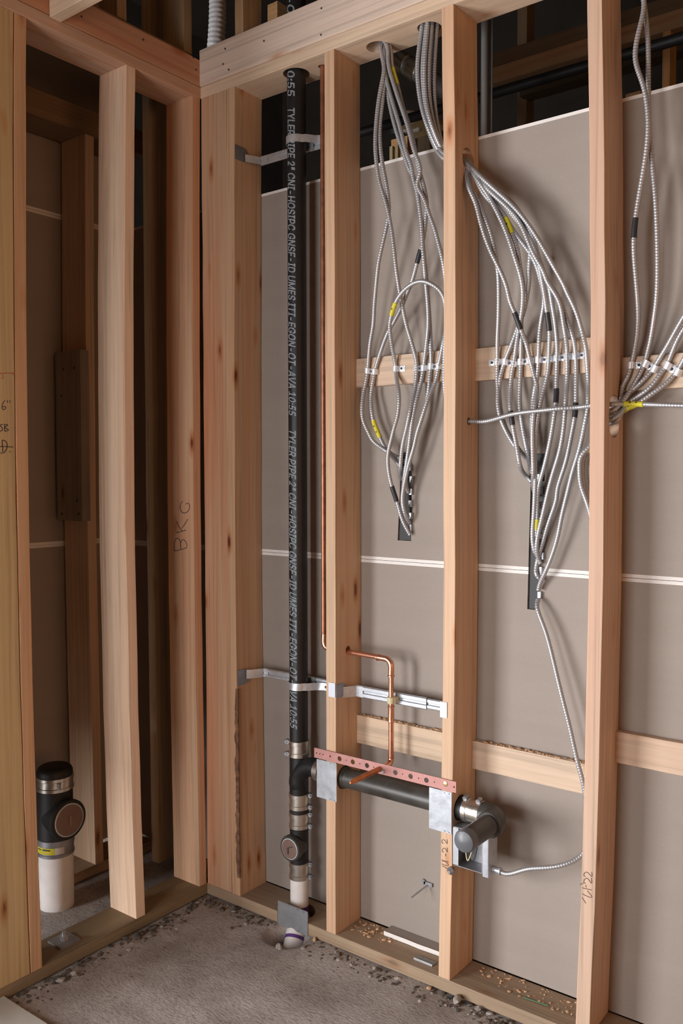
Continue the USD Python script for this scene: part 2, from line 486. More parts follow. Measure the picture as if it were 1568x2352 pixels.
for u, v in ((606, 94), (738, 19), (737, 80), (517, 112), (512, 147), (525, 160), (600, 176)):
    q = P(u, v, Y=-.0045)
    if q[2] > H + T + .006:
        part(hb, 'nail_head', cyl(q + [0, .002, 0], q + [0, -.0008, 0], .0032, 10), markink)
hb = thing('header_board', 'reddish board on edge along the left top plate', 'board', (0, 0, H + T))
part(hb, 'timber', lumber(1, (-.036, -1.25, H + T + .0005), (-.0005, 0.034, H + T + .090), r=.004, seed=6), wood(1, (.52, .30, .20), 8, .35, .9))
for u, v in ((329, 91), (444, 132), (450, 160), (187, 38)):
    q = P(u, v, X=0)
    part(hb, 'nail_head', cyl(q - [.002, 0, 0], q + [.0008, 0, 0], .0032, 10), markink)
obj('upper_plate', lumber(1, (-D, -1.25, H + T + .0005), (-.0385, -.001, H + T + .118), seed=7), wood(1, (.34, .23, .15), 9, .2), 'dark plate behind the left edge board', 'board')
obj('upper_plate', plate_mesh(0, (-.0, .0365, H + T + .0005), (3.2, D, H + 2 * T), [vh(SX, SY, .042), vh(RX, RY, .014), vh(holeA[0] - .012, holeA[1] - .006, .036), vh(*holeB, .034)], 8), wood(0, TAN, 10), 'second plate hidden behind the right edge board', 'board')
obj('ceiling_joist', lumber(0, (0.001, -.582, H + T - .006), (3.4, -.544, H + T + .14), r=.004, seed=9), wood(0, (.70, .54, .42), 11, .1, .5), 'pale joist running from the left wall toward the viewer', 'joist')


# ------------------------------------------------------------------ studs
def stud(label, lo, hi, mat, bow=(0, 0), holes=(), group=None, seed=0, name='wall_stud', notes=(), seg=16, base=None):
    m = lumber(2, lo, hi, bow=bow, seed=seed, seg=seg)
    if holes:
        M = to_manifold(m)
        for p0, p1, rad in holes:
            M = M - to_manifold(cyl(p0, p1, rad, 32))
        m = arr(M)
    if not notes:
        return obj(name, m, mat, label, 'stud', group)
    t = thing(name, label, 'stud', ((lo[0] + hi[0]) / 2, (lo[1] + hi[1]) / 2, lo[2]), group)
    part(t, 'timber', m, mat)
    for nm, mesh, mt, lb in notes:
        part(t, nm, mesh, mt, lb)
    return t


def strokes(lines, crop, normal, w, plane):
    ox, oy, s = crop
    out = []
    for ln in lines:
        pts = [P(ox + x / s, oy + y / s, **plane) for x, y in ln]
        pts = np.array(pts)
        if len(pts) > 2:
            tt = np.arange(len(pts))
            pts = CubicSpline(tt, pts)(np.linspace(0, len(pts) - 1, 4 * len(pts)))
        out.append(ribbon(pts, normal, w))
    return cat_(out)


# right wall
e = .0004
hX = lambda y, z, x, r: ((x - .08, y, z), (x + .12, y, z), r)
ZP = .521   # drain arm height
YP = .044
STUB = P(799, 1497, X=X2 + T)
bow3, bow4, bow1 = .0115, .0225, -.012
stud('flat reddish corner stud turned face-out in the inside corner', (.0005, .001, T), (.118, T, H), wood(2, (.55, .36, .25), 21, .5, .9), (0, 0), seed=21)
w1 = []
zz = np.linspace(.10, .745, 130)
wj = .004 + .014 * meshkit.fbm(np.c_[zz * 38, zz * 0, zz * 0], 3, 5) * (1 - ((zz - .42) / .36) ** 4)
wj2 = .0015 * meshkit.noise(np.c_[zz * 90, zz * 0, zz * 0], 9)
br = extrude(Polygon(list(zip(X1 - .0005 + bow1 * .6 * np.minimum(1, zz / 1.2) - wj - .002, zz)) + list(zip(X1 - .0005 + bow1 * .6 * np.minimum(1, zz / 1.2) + .0012 + wj2, zz))[::-1]).buffer(0), (0, .004, 0), (1, 0, 0), (0, 0, 1), .0062)
stud('tan corner stud with bark along its lower right edge, left of the black drain pipe', (X1 - T, 0, T), (X1, D, H), wood(2, TAN, 22, .22, 1), (bow1, 0), seed=22,
     notes=[('bark_edge', br, bark, 'ragged strip of brown bark')])
stud('tan stud right of the thin copper riser, behind the left nail plate', (X2, 0, T), (X2 + T, D, H), wood(2, (.60, .42, .30), 23, .2, .9), (0.001, 0),
     [hX(YP, ZP, X2, .036), hX(STUB[1], STUB[2] + .006, X2, .013)], seed=23,
     notes=[('handwriting', strokes([[(822, 1372), (834, 1392), (850, 1388)], [(846, 1374), (842, 1402)], [(872, 1372), (858, 1376), (872, 1388), (860, 1398)], [(878, 1380), (892, 1378), (884, 1396), (898, 1396)], [(795, 1446), (806, 1460), (818, 1455)], [(836, 1440), (826, 1448), (838, 1462)], [(846, 1442), (860, 1442), (850, 1460)]],
             (520, 600, 3.015), (1, 0, 0), .0016, dict(X=X2 + T + .0012)), pencil, 'faint pencilled 452 on the side')])
n3 = strokes([[(120, 1635), (215, 1690)], [(110, 1600), (228, 1628), (190, 1570), (120, 1560)], [(110, 1530), (235, 1570)], [(180, 1420), (178, 1462)], [(150, 1385), (122, 1350), (160, 1318), (205, 1380), (208, 1310)], [(150, 1228), (112, 1195), (150, 1165), (200, 1228), (205, 1160)]],
             (1000, 1780, 7.84), (0, -1, 0), .0016, dict(Y=-.0002))
H3 = P(1070, 368, X=X3 + T)
H3b = P(1069, 968, X=X3 + T)
stud("middle tan stud with a cable bundle through its upper hole and a nail plate below", (X3, 0, T), (X3 + T, D, H), wood(2, (.62, .44, .32), 24, .2, .9), (bow3, 0),
     [hX(H3[1], H3[2], X3, .032), hX(H3b[1], H3b[2], X3, .011), hX(YP, ZP, X3, .036)], seed=24, notes=[('handwriting', n3, pencil, 'pencilled 14-22 running up the stud')])
n4 = strokes([[(880, 1215), (905, 1255)], [(880, 1190), (945, 1215), (915, 1170)], [(880, 1150), (945, 1165)], [(905, 1130), (908, 1148)], [(905, 1118), (893, 1100), (915, 1085), (940, 1115), (943, 1082)], [(905, 1072), (893, 1055), (915, 1044), (942, 1070), (945, 1042)], [(865, 1128), (888, 1118)]],
             (1040, 1652, 2.97), (0, -1, 0), .0018, dict(Y=-.0002))
H4 = P(1407, 956, X=X4 + T + .020)
stud('pinkish stud nearest the right edge, cables threading a hole at its middle', (X4, 0, T), (X4 + T, D, H), wood(2, (.60, .43, .345), 25, .18, .6), (bow4, 0),
     [hX(H4[1] + .006, H4[2], X4 + .02, .036), hX(H4[1] + .006, H4[2] + .020, X4 + .02, .034), hX(H4[1] + .006, H4[2] - .02, X4 + .02, .034)], seed=25, notes=[('handwriting', n4, pencil, 'pencilled 14-22 running up the stud')])
stud('hidden-side stud past the right edge of the photograph', (X4 + S + .02, 0, T), (X4 + S + .02 + T, D, H), wood(2, PINK, 26, .2), seed=26)
stud('narrow weathered stud in the dark gap left of the corner', (-.292, .0, T), (-.254, D, ZT), wood(2, (.40, .31, .22), 27, .1, .8), (-.010, 0), seed=27)
# left wall
nL = [('pen_mark', strokes([[(765, 768), (768, 960), (771, 1160)], [(765, 768), (810, 769)], [(765, 1155), (800, 1165), (830, 1178)], [(830, 757), (855, 750)], [(840, 756), (842, 830)], [(790, 775), (793, 1000)], [(762, 1518), (800, 1526)], [(775, 1545), (795, 1550)], [(770, 1170), (778, 1520)]], (0, 1200, 3.015), (0, -1, 0), .002, dict(Y=YL - .002)), markink, 'dark pen lines measured down the stud')]
stud("pale stud standing clear in the left wall, pen lines down its face", (-D, YL, T), (0, YL + T, H), wood(2, (.80, .60, .47), 28, .12, .8), (0, -.0235), seed=28, notes=nL)
nM = [('handwriting', strokes([[(1290, 1985), (1250, 1998), (1208, 2008)], [(1208, 2008), (1214, 1930), (1240, 1925), (1250, 1995)], [(1250, 1990), (1262, 1930), (1288, 1945), (1290, 1988)], [(1218, 1882), (1290, 1862)], [(1222, 1800), (1240, 1840), (1262, 1868)], [(1258, 1850), (1280, 1820), (1300, 1785)], [(1265, 1664), (1247, 1700), (1262, 1740), (1300, 1734), (1312, 1690), (1284, 1684)]], (0, 600, 3.015), (0, -1, 0), .0022, dict(Y=YM - .012)), markink, 'BKG written up the stud in pen')]
stud('reddish-grey end stud of the left wall, BKG written on its face', (-D, YM, T), (-.001, YM + T - .003, H), wood(2, (.60, .40, .28), 29, .35, 1), (0, -.0115), seed=29, notes=nM)
stud('orange stud edge beside the yellowish board at the left edge', (-D, -.692, T), (0, -.692 + T, H), wood(2, (.56, .335, .20), 30, .2, .6), (0, -.018), seed=30)
nY = [('handwriting', strokes([[(-8, 780), (40, 775), (92, 777)], [(88, 765), (90, 790)], [(12, 785), (22, 800), (10, 815)]], (0, 600, 3.015), (1, 0, 0), .002, dict(X=.0002)), redpen, 'red crayon tick'),
      ('handwriting', strokes([[(35, 965), (14, 1000), (20, 1028), (38, 1015), (16, 1008)], [(50, 962), (52, 980)], [(66, 962), (68, 980)], [(20, 1130), (2, 1140), (16, 1158), (0, 1178)], [(30, 1130), (32, 1178)], [(30, 1130), (50, 1138), (32, 1152), (54, 1165), (32, 1178)], [(14, 1240), (18, 1320)], [(14, 1240), (46, 1262), (40, 1310), (2, 1328)], [(-8, 1285), (40, 1284), (90, 1288)], [(66, 1316), (70, 1322)]], (0, 600, 3.015), (1, 0, 0), .002, dict(X=.0002)), markink, 'pen notes 6 inch and SB')]
stud('yellowish board standing face-out at the left edge, pen notes at mid height', (-T, -.845, T), (0, -.694, H), wood(2, (.53, .37, .20), 31, .1, 1), (0, -.018), seed=31, notes=nY)
# upper wall
for lab, lo, hi, bs, ax in (('dim upper stud above the pale left-wall stud', (-D, YL, H + T + .12), (-.04, YL + T, ZT), (.44, .32, .21), 32),
                            ('dim upper stud above the corner end of the left wall', (-D, YM, H + T + .12), (-.04, YM + T, ZT), (.40, .32, .22), 33),
                            ('dim upper stud above the bark-edged corner stud', (X1 - T, .04, H + 2 * T + .001), (X1, D, ZT), (.50, .35, .22), 34)):
    stud(lab, lo, hi, wood(2, bs, ax, .15), seed=ax, name='upper_stud')

obj('unseen_light_block', cat_([bx((-D, -1.12, 0), (-.0005, -.85, H)), bx((-.60, -1.14, .42), (-.40, -1.121, ZT)), bx((-.40, -1.14, 0), (0, -1.121, ZT))]), paper, 'unseen end block of the left wall, placed to darken the chase', kind='structure', smooth=False)  # out of view, keeps light off the chase; low gap lights the riser
# blocking boards between the right-hand studs
def block(label, x0, x1, z0, z1, seed, mat, extra=None):
    m = lumber(0, (x0 + e, .110, z0), (x1 - e, D - .0005, z1), r=.002, seed=seed, seg=8)
    if not extra:
        return obj('blocking_board', m, mat, label, 'blocking board')
    t = thing('blocking_board', label, 'blocking board', (x0, .11, z0))
    part(t, 'timber', m, mat)
    for nm, mesh, mt, lb in extra:
        part(t, nm, mesh, mt, lb)


def dust(x0, x1, z, seed, n=70):
    rg = np.random.default_rng(seed)
    out = []
    for _ in range(n):
        b_ = trimesh.creation.icosphere(0, 1)
        b_.apply_scale((rg.uniform(.002, .007), rg.uniform(.002, .004), rg.uniform(.0012, .003)))
        b_.apply_translation((rg.uniform(x0, x1), rg.uniform(.113, .128), z + .001))
        out.append(b_)
    return cat_(out)


xa, xb = X2 + T, X3 + bow3 * .9
xc, xd = X3 + T + bow3 * .9, X4 + bow4 * .95
xe, xf = X4 + T + bow4 * .95, X4 + S
BW = (.62, .475, .38)
block('pale blocking board under three cable straps, behind the copper-side bay', xa, xb, 1.734, 1.823, 41, wood(0, BW, 41, .1, .5))
block('pale blocking board under the row of six cable straps', xc, xd, 1.727, 1.818, 42, wood(0, BW, 42, .1, .5))
block('pale blocking board behind the fanned cables at the right edge', xe, xf, 1.674, 1.759, 43, wood(0, BW, 43, .1, .5))
block('low blocking board behind the copper drop pipe', X2 + T, X3 + .003, .613, .703, 44, wood(0, (.62, .475, .37), 44, .08, .4),
      [('sawdust', dust(X2 + T + .02, X3, .703, 4), chipwood, 'brown sawdust on the top edge')])
block('low blocking board above the drain elbow and metal box', X3 + T + .003, X4 + .012, .615, .697, 45, wood(0, (.62, .475, .38), 45, .08, .4),
      [('sawdust', dust(X3 + T + .04, X4, .697, 5, 90), chipwood, 'brown sawdust on the top edge')])
block('low blocking board at the right edge, a little higher than its neighbours', X4 + T + .012, X4 + S, .717, .799, 46, wood(0, (.62, .475, .38), 46, .08, .4))

# chase on the left: second framed wall with a stud, plate and scab board
XC = -.43
pz = P(208, 312, X=XC)[2]
yc = P(208, 1200, X=XC)[1]
stud('dark stud of the second wall inside the plumbing chase', (XC - .14, yc, T), (XC, yc + T, pz), wood(2, (.62, .45, .33), 51, .2, .8), (0, -.012), seed=51, name='chase_stud')
obj('chase_plate', lumber(1, (XC - .14, -1.1, pz), (XC, D - .01, pz + .09), seed=52), wood(1, (.24, .165, .11), 52, .2), 'rough header over the plumbing chase stud, colour darkened for shade', 'board')  # wood colour darkened to carry the shade on the header
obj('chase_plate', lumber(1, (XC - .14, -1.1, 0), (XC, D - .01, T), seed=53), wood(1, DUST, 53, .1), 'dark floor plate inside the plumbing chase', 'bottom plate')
s0, s1 = P(136, 812, Y=yc - .03), P(200, 1197, Y=yc - .03)
scab = thing('scab_board', 'short grey scab board nailed to the dark chase stud', 'board', (s0[0], yc - .04, s1[2]))
part(scab, 'timber', lumber(2, (s0[0], yc - .050, s1[2]), (s1[0], yc - .0125, s0[2]), r=.005, seg=4, seed=54), wood(2, (.36, .29, .23), 54, .1, .8, .3))
for (u, v) in ((141, 909), (145, 848), (170, 845), (181, 1180), (142, 1180), (177, 1150)):
    q = P(u, v, Y=yc - .050)
    part(scab, 'nail_head', cyl(q + [0, .002, 0], q + [0, -.0015, 0], .0045, 10), barblack)

# ------------------------------------------------------------------ drain stack
st = thing('drain_stack', "black iron drain stack with white stencilled print, steel couplings and a side arm", 'drain pipe', (SX, SY, 0))
ax = lambda v: P(684, v, Y=SY - .018)[2]
zc1, zc0 = ax(1703), ax(1741)
zd1, zd0 = ax(1825), ax(1905)
ze1, ze0 = ax(1983), ax(2022)
zf = ax(2078)
up = lambda z: np.array([SX, SY, z])
R0 = .0298
pipe_path = part(st, 'upper_pipe', cyl(up(zc1 - .01), up(ZT), R0, 40), castiron)


def wrap_text(text, z_top, height, length):
    """Flat print wrapped on the pipe, reading downward; letter tops to the right."""
    m = meshkit.text_mesh(text, height, .0004, bold=True)
    m = m.subdivide_to_size(.004)
    v = m.vertices.copy()
    ln = v[:, 0].max() - v[:, 0].min()
    s_ = (v[:, 0] - v[:, 0].min()) / ln * length
    ang0 = math.radians(-88)
    a_ = ang0 + (v[:, 1] - height / 2) / R0
    s_ = s_ + (v[:, 1] - height / 2) * .28
    rr = R0 + .0002 + v[:, 2]
    m.vertices = np.c_[SX + rr * np.cos(a_), SY + rr * np.sin(a_), z_top - s_]
    m.fix_normals()
    return m


txt = 'TYLER PIPE 2" CNI-HOSIPC GNSF-ID UMES ITI-EGON-OT-AVA 10:55'
ztx = [ax(246), ax(987)]
pitch = ztx[0] - ztx[1]
letters = [wrap_text(txt, ztx[0], .0275, pitch * .955), wrap_text('AVA 10:55', ztx[0] + .225, .0275, .19), wrap_text('GON-OT-', ztx[0] + .43, .0275, .19)]
low = wrap_text(txt, ztx[1], .0275, pitch * .955)
letters.append(low)
part(pipe_path, 'stencil_print', cat_(letters), printed, 'white stencilled lettering running down the pipe', smooth=False)


def coupling(parent, z0, z1, r=.0335, screws=(), mat=stainless, c=None, d=None, name='coupling'):
    """Stainless band with two clamp rings; c, d allow another axis."""
    c = np.array([SX, SY, 0.0]) if c is None else c
    d = np.array([0, 0, 1.0]) if d is None else d
    p0, p1 = c + d * z0, c + d * z1
    h = z1 - z0
    prof = [(0, r * .93), (.0015, r), (h * .26, r), (h * .28, r - .0022), (h * .72, r - .0022), (h * .74, r), (h - .0015, r), (h, r * .93)]
    q = part(parent, name, lathe(p0, p1, prof, 40), mat, 'stainless steel band coupling')
    for dirv in screws:
        dv = np.array(dirv, float); dv /= np.linalg.norm(dv)
        tv = np.cross(dv, d)
        for f in (.13, .87):
            o = c + d * (z0 + h * f) + dv * (r + .005)
            sc = cat_([cyl(o - tv * .008, o + tv * .008, .0072, 12), cyl(o + tv * .008, o + tv * .013, .0042, 6), bx(o - np.abs(dv) * .006 - np.abs(tv) * .006 - np.abs(d) * .004, o + np.abs(dv) * .002 + np.abs(tv) * .006 + np.abs(d) * .004)])
            part(q, 'clamp_screw', sc, dull)
    return q


camr = np.array([.8, .6, 0])
coupling(st, zc0, zc1, screws=[(-.80, -.45, 0)])
# sanitary tee with its sweep
zt = ax(1765)
XA = X2 - .012
tee_body = lathe(up(zd1 - .004), up(zc0 + .004), [(0, R0), (.002, R0 + .001), (zc0 - zd1 + .006, R0 + .001), (zc0 - zd1 + .008, R0)], 36)
rad = .062
cbend = np.array([SX + rad, SY - .004, ZP - rad + .002])
sweep = [np.array([SX, SY, zd1 + .02])] + arc_pts(cbend, (-1, 0, 0), (0, 0, 1), rad, 0, math.pi / 2, 12) + [np.array([X2 + .005, YP, ZP])]
sweep = np.array(sweep)
part(st, 'sanitary_tee', cat_([tee_body, tube(sweep, .0305, 28)]), castiron)
part(st, 'tee_hub', lathe((SX + .085, YP + .004, ZP), (SX + .110, YP + .003, ZP), [(0, .0305), (.002, .0345), (.022, .0345), (.024, .0305)], 32), stainless, 'sliver of stainless coupling left of the nail plate')
coupling(st, zd1 - .052, zd1, screws=[(.86, .40, 0)])
coupling(st, zd0, zd0 + .052, screws=[(.86, .40, 0)])
part(st, 'rubber_sleeve', cyl(up(zd0 + .04), up(zd1 - .04), .0315, 32), rubber)
# clean-out tee and plug
part(st, 'cleanout_tee', cyl(up(ze1 - .01), up(zd0 + .01), R0 + .0006, 36), castiron)
pd = np.array([-.02, -1.0, 0]); pd /= np.linalg.norm(pd)
zpl = ax(1945)
pc = up(zpl)
plug = part(st, 'cleanout_hub', lathe(pc, pc + pd * .047, [(0, .034), (.022, .035), (.030, .0425), (.043, .0425), (.047, .040)], 40), dustyiron)
part(plug, 'plug_ring', lathe(pc + pd * .043, pc + pd * .0485, [(0, .034), (.005, .034), (.0055, .033)], 40), plugring, 'pale ring around the clean-out plug')
part(plug, 'plug_face', lathe(pc + pd * .044, pc + pd * .050, [(0, .0315), (.0055, .0315), (.006, .0305)], 40), brownplug, 'brown clean-out plug')
tv = np.cross(pd, [0, 0, 1.0])
o = pc + pd * .051
part(plug, 'wrench_recess', cat_([ribbon([o + tv * .004 + [0, 0, .004], o + tv * .004 + [0, 0, -.016]], pd, .0065), ribbon([o + tv * .004 + [0, 0, .004], o - tv * .014 + [0, 0, .011]], pd, .003)]), barblack)
coupling(st, ze0, ze1, screws=[(.86, .40, 0)], mat=stainless)
part(st, 'pvc_pipe', cyl(up(zf - .03), up(ze0 + .01), R0, 40), pvc, 'white plastic pipe below the couplings')
part(st, 'purple_joint', cyl(up(zf - .036), up(zf - .008), R0 + .0012, 36), purple, 'band of purple primer')
l0, l1 = P(685, 2124, Y=.036), P(673, 2176, Y=-.012)
ld = (l1 - l0) / np.linalg.norm(l1 - l0)
part(st, 'lower_pipe', tube([up(zf - .02), up(zf - .045), l0 - ld * .02, l0, l1 + ld * .05], [.030, .031, .033, .033, .033], 32), pvc, 'short offset of white plastic pipe going into the floor')
part(st, 'purple_joint', cyl(l0 + ld * .040, l0 + ld * .050, .0342, 36), purple, 'ring of purple primer')
# side arm
part(st, 'arm_pipe', cyl((X2 - .02, YP, ZP), (X3 + .052, YP, ZP), R0, 36), dustyiron)
part(st, 'arm_hub', lathe((X2 + T - .004, YP, ZP), (X2 + T + .016, YP, ZP), [(0, .0315), (.002, .0338), (.013, .0338), (.018, .0305)], 36), dustyiron)
XE = X3 + T + .128
coupling(st, X3 + T + .022, X3 + T + .078, r=.034, screws=[(0, -.25, 1.0)], c=np.array([0, YP, ZP]), d=np.array([1.0, 0, 0]))
part(st, 'rubber_sleeve', cyl((X3 + T + .006, YP, ZP), (X3 + T + .03, YP, ZP), .0318, 32), rubber)
el = [np.array([XE - .065, YP, ZP])] + arc_pts((XE - .042, YP - .042, ZP), (0, 1, 0), (1, 0, 0), .042, 0, math.pi / 2, 10) + [np.array([XE, YP - .052, ZP])]
part(st, 'elbow', cat_([tube(el, .0330, 28), lathe((XE, YP - .040, ZP), (XE, YP - .062, ZP), [(0, .033), (.003, .0362), (.019, .0362), (.022, .033)], 32)]), dustyiron)
part(st, 'stub_pipe', lathe((XE, YP - .04, ZP), (XE, YP - .190, ZP), [(0, .0285), (.150, .0285)], 32), dustyiron)
part(st, 'test_cap', lathe((XE, YP - .172, ZP), (XE, YP - .205, ZP), [(0, .0288), (.002, .0305), (.018, .0305), (.026, .027), (.031, .017), (.033, .004)], 32), simple('grey_cap', (.115, .125, .14), .38), 'domed grey test cap')

# left clean-out in the chase
q = P(118, 2093, Z=0)
LX, LY = q[0] - .035, q[1] + .045
r4 = .0575
la = lambda v: P(125, v, Y=LY - .57 * r4)[2]
lc = thing('cleanout_riser', 'white plastic drain riser with black clean-out tee and cap inside the chase', 'drain pipe', (LX, LY, 0))
lp = lambda z: np.array([LX, LY, z])
part(lc, 'pvc_pipe', cyl(lp(-.01), lp(la(1960)), r4, 44), pvc, 'thick white plastic pipe')
zb0, zb1 = la(1972), la(1940)
part(lc, 'coupling', lathe(lp(zb0), lp(zb1 + .012), [(0, r4 + .001), (.002, r4 + .004), (.010, r4 + .004), (.012, r4 + .002), (.036, r4 + .002), (.038, r4 + .004), (zb1 - zb0 + .010, r4 + .004), (zb1 - zb0 + .012, r4 + .001)], 44), dull, 'dull steel band coupling')


def wrapped(c, r, a0, a1, z0, z1, th=.001, n=18):
    an = np.radians(np.linspace(a0, a1, n))
    fr = [(np.array([c[0] + r * math.cos(t), c[1] + r * math.sin(t), z0]), np.array([math.cos(t), math.sin(t), 0]) * th, np.array([0, 0, 1.0]) * (z1 - z0)) for t in an]
    return sweep_profile(np.array([(0, 0), (1, 0), (1, 1), (0, 1)], float), fr)


zlab = (zb0 + zb1) / 2 + .004
part(lc, 'yellow_label', wrapped((LX, LY), r4 + .0026, -105, -38, zlab - .012, zlab + .012), yellow, 'yellow brand sticker')
part(lc, 'label_print', cat_([wrapped((LX, LY), r4 + .0037, -78, -52, zlab + .0015, zlab + .006), wrapped((LX, LY), r4 + .0037, -100, -85, zlab + .002, zlab + .005)]), barblack)
part(lc, 'white_label', wrapped((LX, LY), r4 + .0026, -37.5, -8, zlab - .012, zlab + .012), paperwhite, 'white sticker')
part(lc, 'tee', cyl(lp(zb1 + .01), lp(la(1815)), r4 + .001, 44), rubber)
pl = np.array([1.0, -.02, 0]); pl /= np.linalg.norm(pl)
tc = lp(la(1884))
hub = part(lc, 'cleanout_hub', lathe(tc, tc + pl * .080, [(0, .058), (.048, .060), (.063, .067), (.077, .067), (.080, .064)], 44), rubber)
part(hub, 'plug_ring', lathe(tc + pl * .076, tc + pl * .0825, [(0, .056), (.005, .056), (.0065, .054)], 44), plugring, 'pale ring around the plug')
part(hub, 'plug_face', lathe(tc + pl * .077, tc + pl * .0845, [(0, .0515), (.0065, .0515), (.0075, .0495)], 44), brownplug, 'brown clean-out plug')
tl = np.cross(pl, [0, 0, 1.0])
o = tc + pl * .085
part(hub, 'wrench_tab', lumber(2, o + np.array([-.003, -.003, -.016]), o + np.array([.003, .003, .016]), r=.001, seg=1), simple('brown_tab', (.36, .25, .21), .5))
zg0, zg1 = la(1823), la(1790)
cp = part(lc, 'coupling', lathe(lp(zg0), lp(zg1), [(0, r4 + .001), (.002, r4 + .005), (.012, r4 + .005), (.014, r4 + .003), (zg1 - zg0 - .014, r4 + .003), (zg1 - zg0 - .012, r4 + .005), (zg1 - zg0 - .002, r4 + .005), (zg1 - zg0, r4 + .001)], 44), stainless, 'bright stainless band coupling')
an = math.radians(-22)
o = lp((zg0 + zg1) / 2) + (r4 + .006) * np.array([math.cos(an), math.sin(an), 0])
part(cp, 'clamp_screw', cat_([cyl(o - [.0, .0, .01], o + [0, 0, .01], .006, 12), cyl(o, o + np.array([math.cos(an), math.sin(an), 0]) * .006, .005, 8)]), dull)
part(lc, 'end_cap', lathe(lp(zg1 - .004), lp(la(1770)), [(0, r4), (.002, r4 + .002), (la(1770) - zg1 - .012, r4 + .002), (la(1770) - zg1 - .002, r4 - .003), (la(1770) - zg1 + .004, r4 - .012)], 44), rubber)

# ------------------------------------------------------------------ copper water pipe
YW = STUB[1]
rc = .0080
zS = STUB[2]
XV = P(898, 1600, Y=YW - .012)[0]
zB = P(905, 1748, Y=YW - .012)[2]
cw = thing('copper_pipe', 'thin copper water line dropping beside the stack, through a stud and down to a stub', 'water pipe', (RX, RY, zS))
part(cw, 'riser', cyl((RX, RY, zS + .03), (RX, RY, ZT), rc, 20), coppdull)
part(cw, 'elbow', tube([np.array([RX, RY, zS + .045])] + arc_pts((RX + .02, RY, zS + .02), (-1, 0, 0), (0, 0, -1), .02, 0, math.pi / 2, 8) + [np.array([RX + .045, RY, zS])], .0092, 18), copper)
run = np.array([[RX + .02, RY, zS], [X2 + T, YW, zS], [XV - .03, YW - .010, zS]])
part(cw, 'run', tube(run, rc, 18), copper)
yv = YW - .012
part(cw, 'elbow', cat_([tube([np.array([XV - .048, yv, zS])] + arc_pts((XV - .022, yv, zS - .022), (0, 0, 1), (1, 0, 0), .022, 0, math.pi / 2, 10) + [np.array([XV, yv, zS - .048])], .0093, 20),
                         lathe((XV - .052, yv, zS), (XV - .046, yv, zS), [(0, .0085), (.002, .0108), (.005, .0108), (.006, .009)], 20), lathe((XV, yv, zS - .046), (XV, yv, zS - .053), [(0, .009), (.002, .0108), (.006, .0108), (.007, .0085)], 20)]), copper)
part(cw, 'drop', cyl((XV, yv, zS - .03), (XV, yv, zB + .01), rc, 20), copper)
zq = P(901, 1640, Y=yv)[2]
part(cw, 'joint', lathe((XV, yv, zq + .026), (XV, yv, zq - .026), [(0, rc), (.002, .0105), (.006, .0105), (.008, .0094), (.044, .0094), (.046, .0105), (.050, .0105), (.052, rc)], 20), copper)
se = P(822, 1795, Y=yv - .19)
sz = zB - .010
pb = [np.array([XV, yv, zB + .02])] + arc_pts((XV, yv - .018, zB + .008), (0, 1, 0), (0, 0, -1), .018, 0, math.pi / 2, 8)
part(cw, 'stub_elbow', tube(pb + [np.array([XV, yv - .04, zB - .0101])], .0090, 20), copper)
part(cw, 'stub', lathe((XV, yv - .02, sz), (XV, yv - .205, sz), [(0, rc), (.150, rc), (.158, rc * 1.04), (.180, .0050), (.185, .0030)], 20), simple('raw_copper', (.55, .20, .075), .4, .6, .2, 30), 'orange copper stub pinched shut at its end')

# perforated strap, nail plates
zs0, zs1, xs0, xs1 = .581, .612, .489, .995
pol = sbox(xs0, zs0, xs1, zs1)
for x, y, r in ((278, 195, .0075), (418, 230, .0075), (568, 268, .0075), (868, 345, .0075), (1030, 382, .0075), (1197, 418, .0075), (348, 210, .002), (492, 248, .002), (640, 285, .002), (945, 362, .002), (1115, 400, .002), (1282, 438, .002), (35, 130, .0022), (70, 140, .0022), (103, 148, .0022), (178, 168, .003), (1490, 488, .0028)):
    qq = P(720 + x / 4.61, 1700 + y / 4.61, Y=-.004)
    pol = pol.difference(Point(qq[0], (zs0 + zs1) / 2).buffer(r, 8))
rs = thing('perforated_strap', 'rose copper-coloured perforated strap spanning two studs', 'strap', (xs0, -.005, zs0))
part(rs, 'bar', extrude(pol, (0, -.0035, 0), (1, 0, 0), (0, 0, 1), .0022), rosestrap, smooth=False)
qq = P(1022, 1800, Y=-.006)
part(rs, 'screw', lathe((qq[0], -.0055, qq[2]), (qq[0], -.0095, qq[2]), [(0, .009), (.002, .008), (.004, .004)], 16), simple('brass_screw', (.68, .52, .33), .4, .6), 'brassy screw head')
qq = P(879, 1772, Y=-.008)
part(rs, 'screw', lathe((qq[0], -.0055, qq[2]), (qq[0], -.012, qq[2]), [(0, .006), (.003, .006), (.006, .003)], 10), galv, 'bright steel screw')


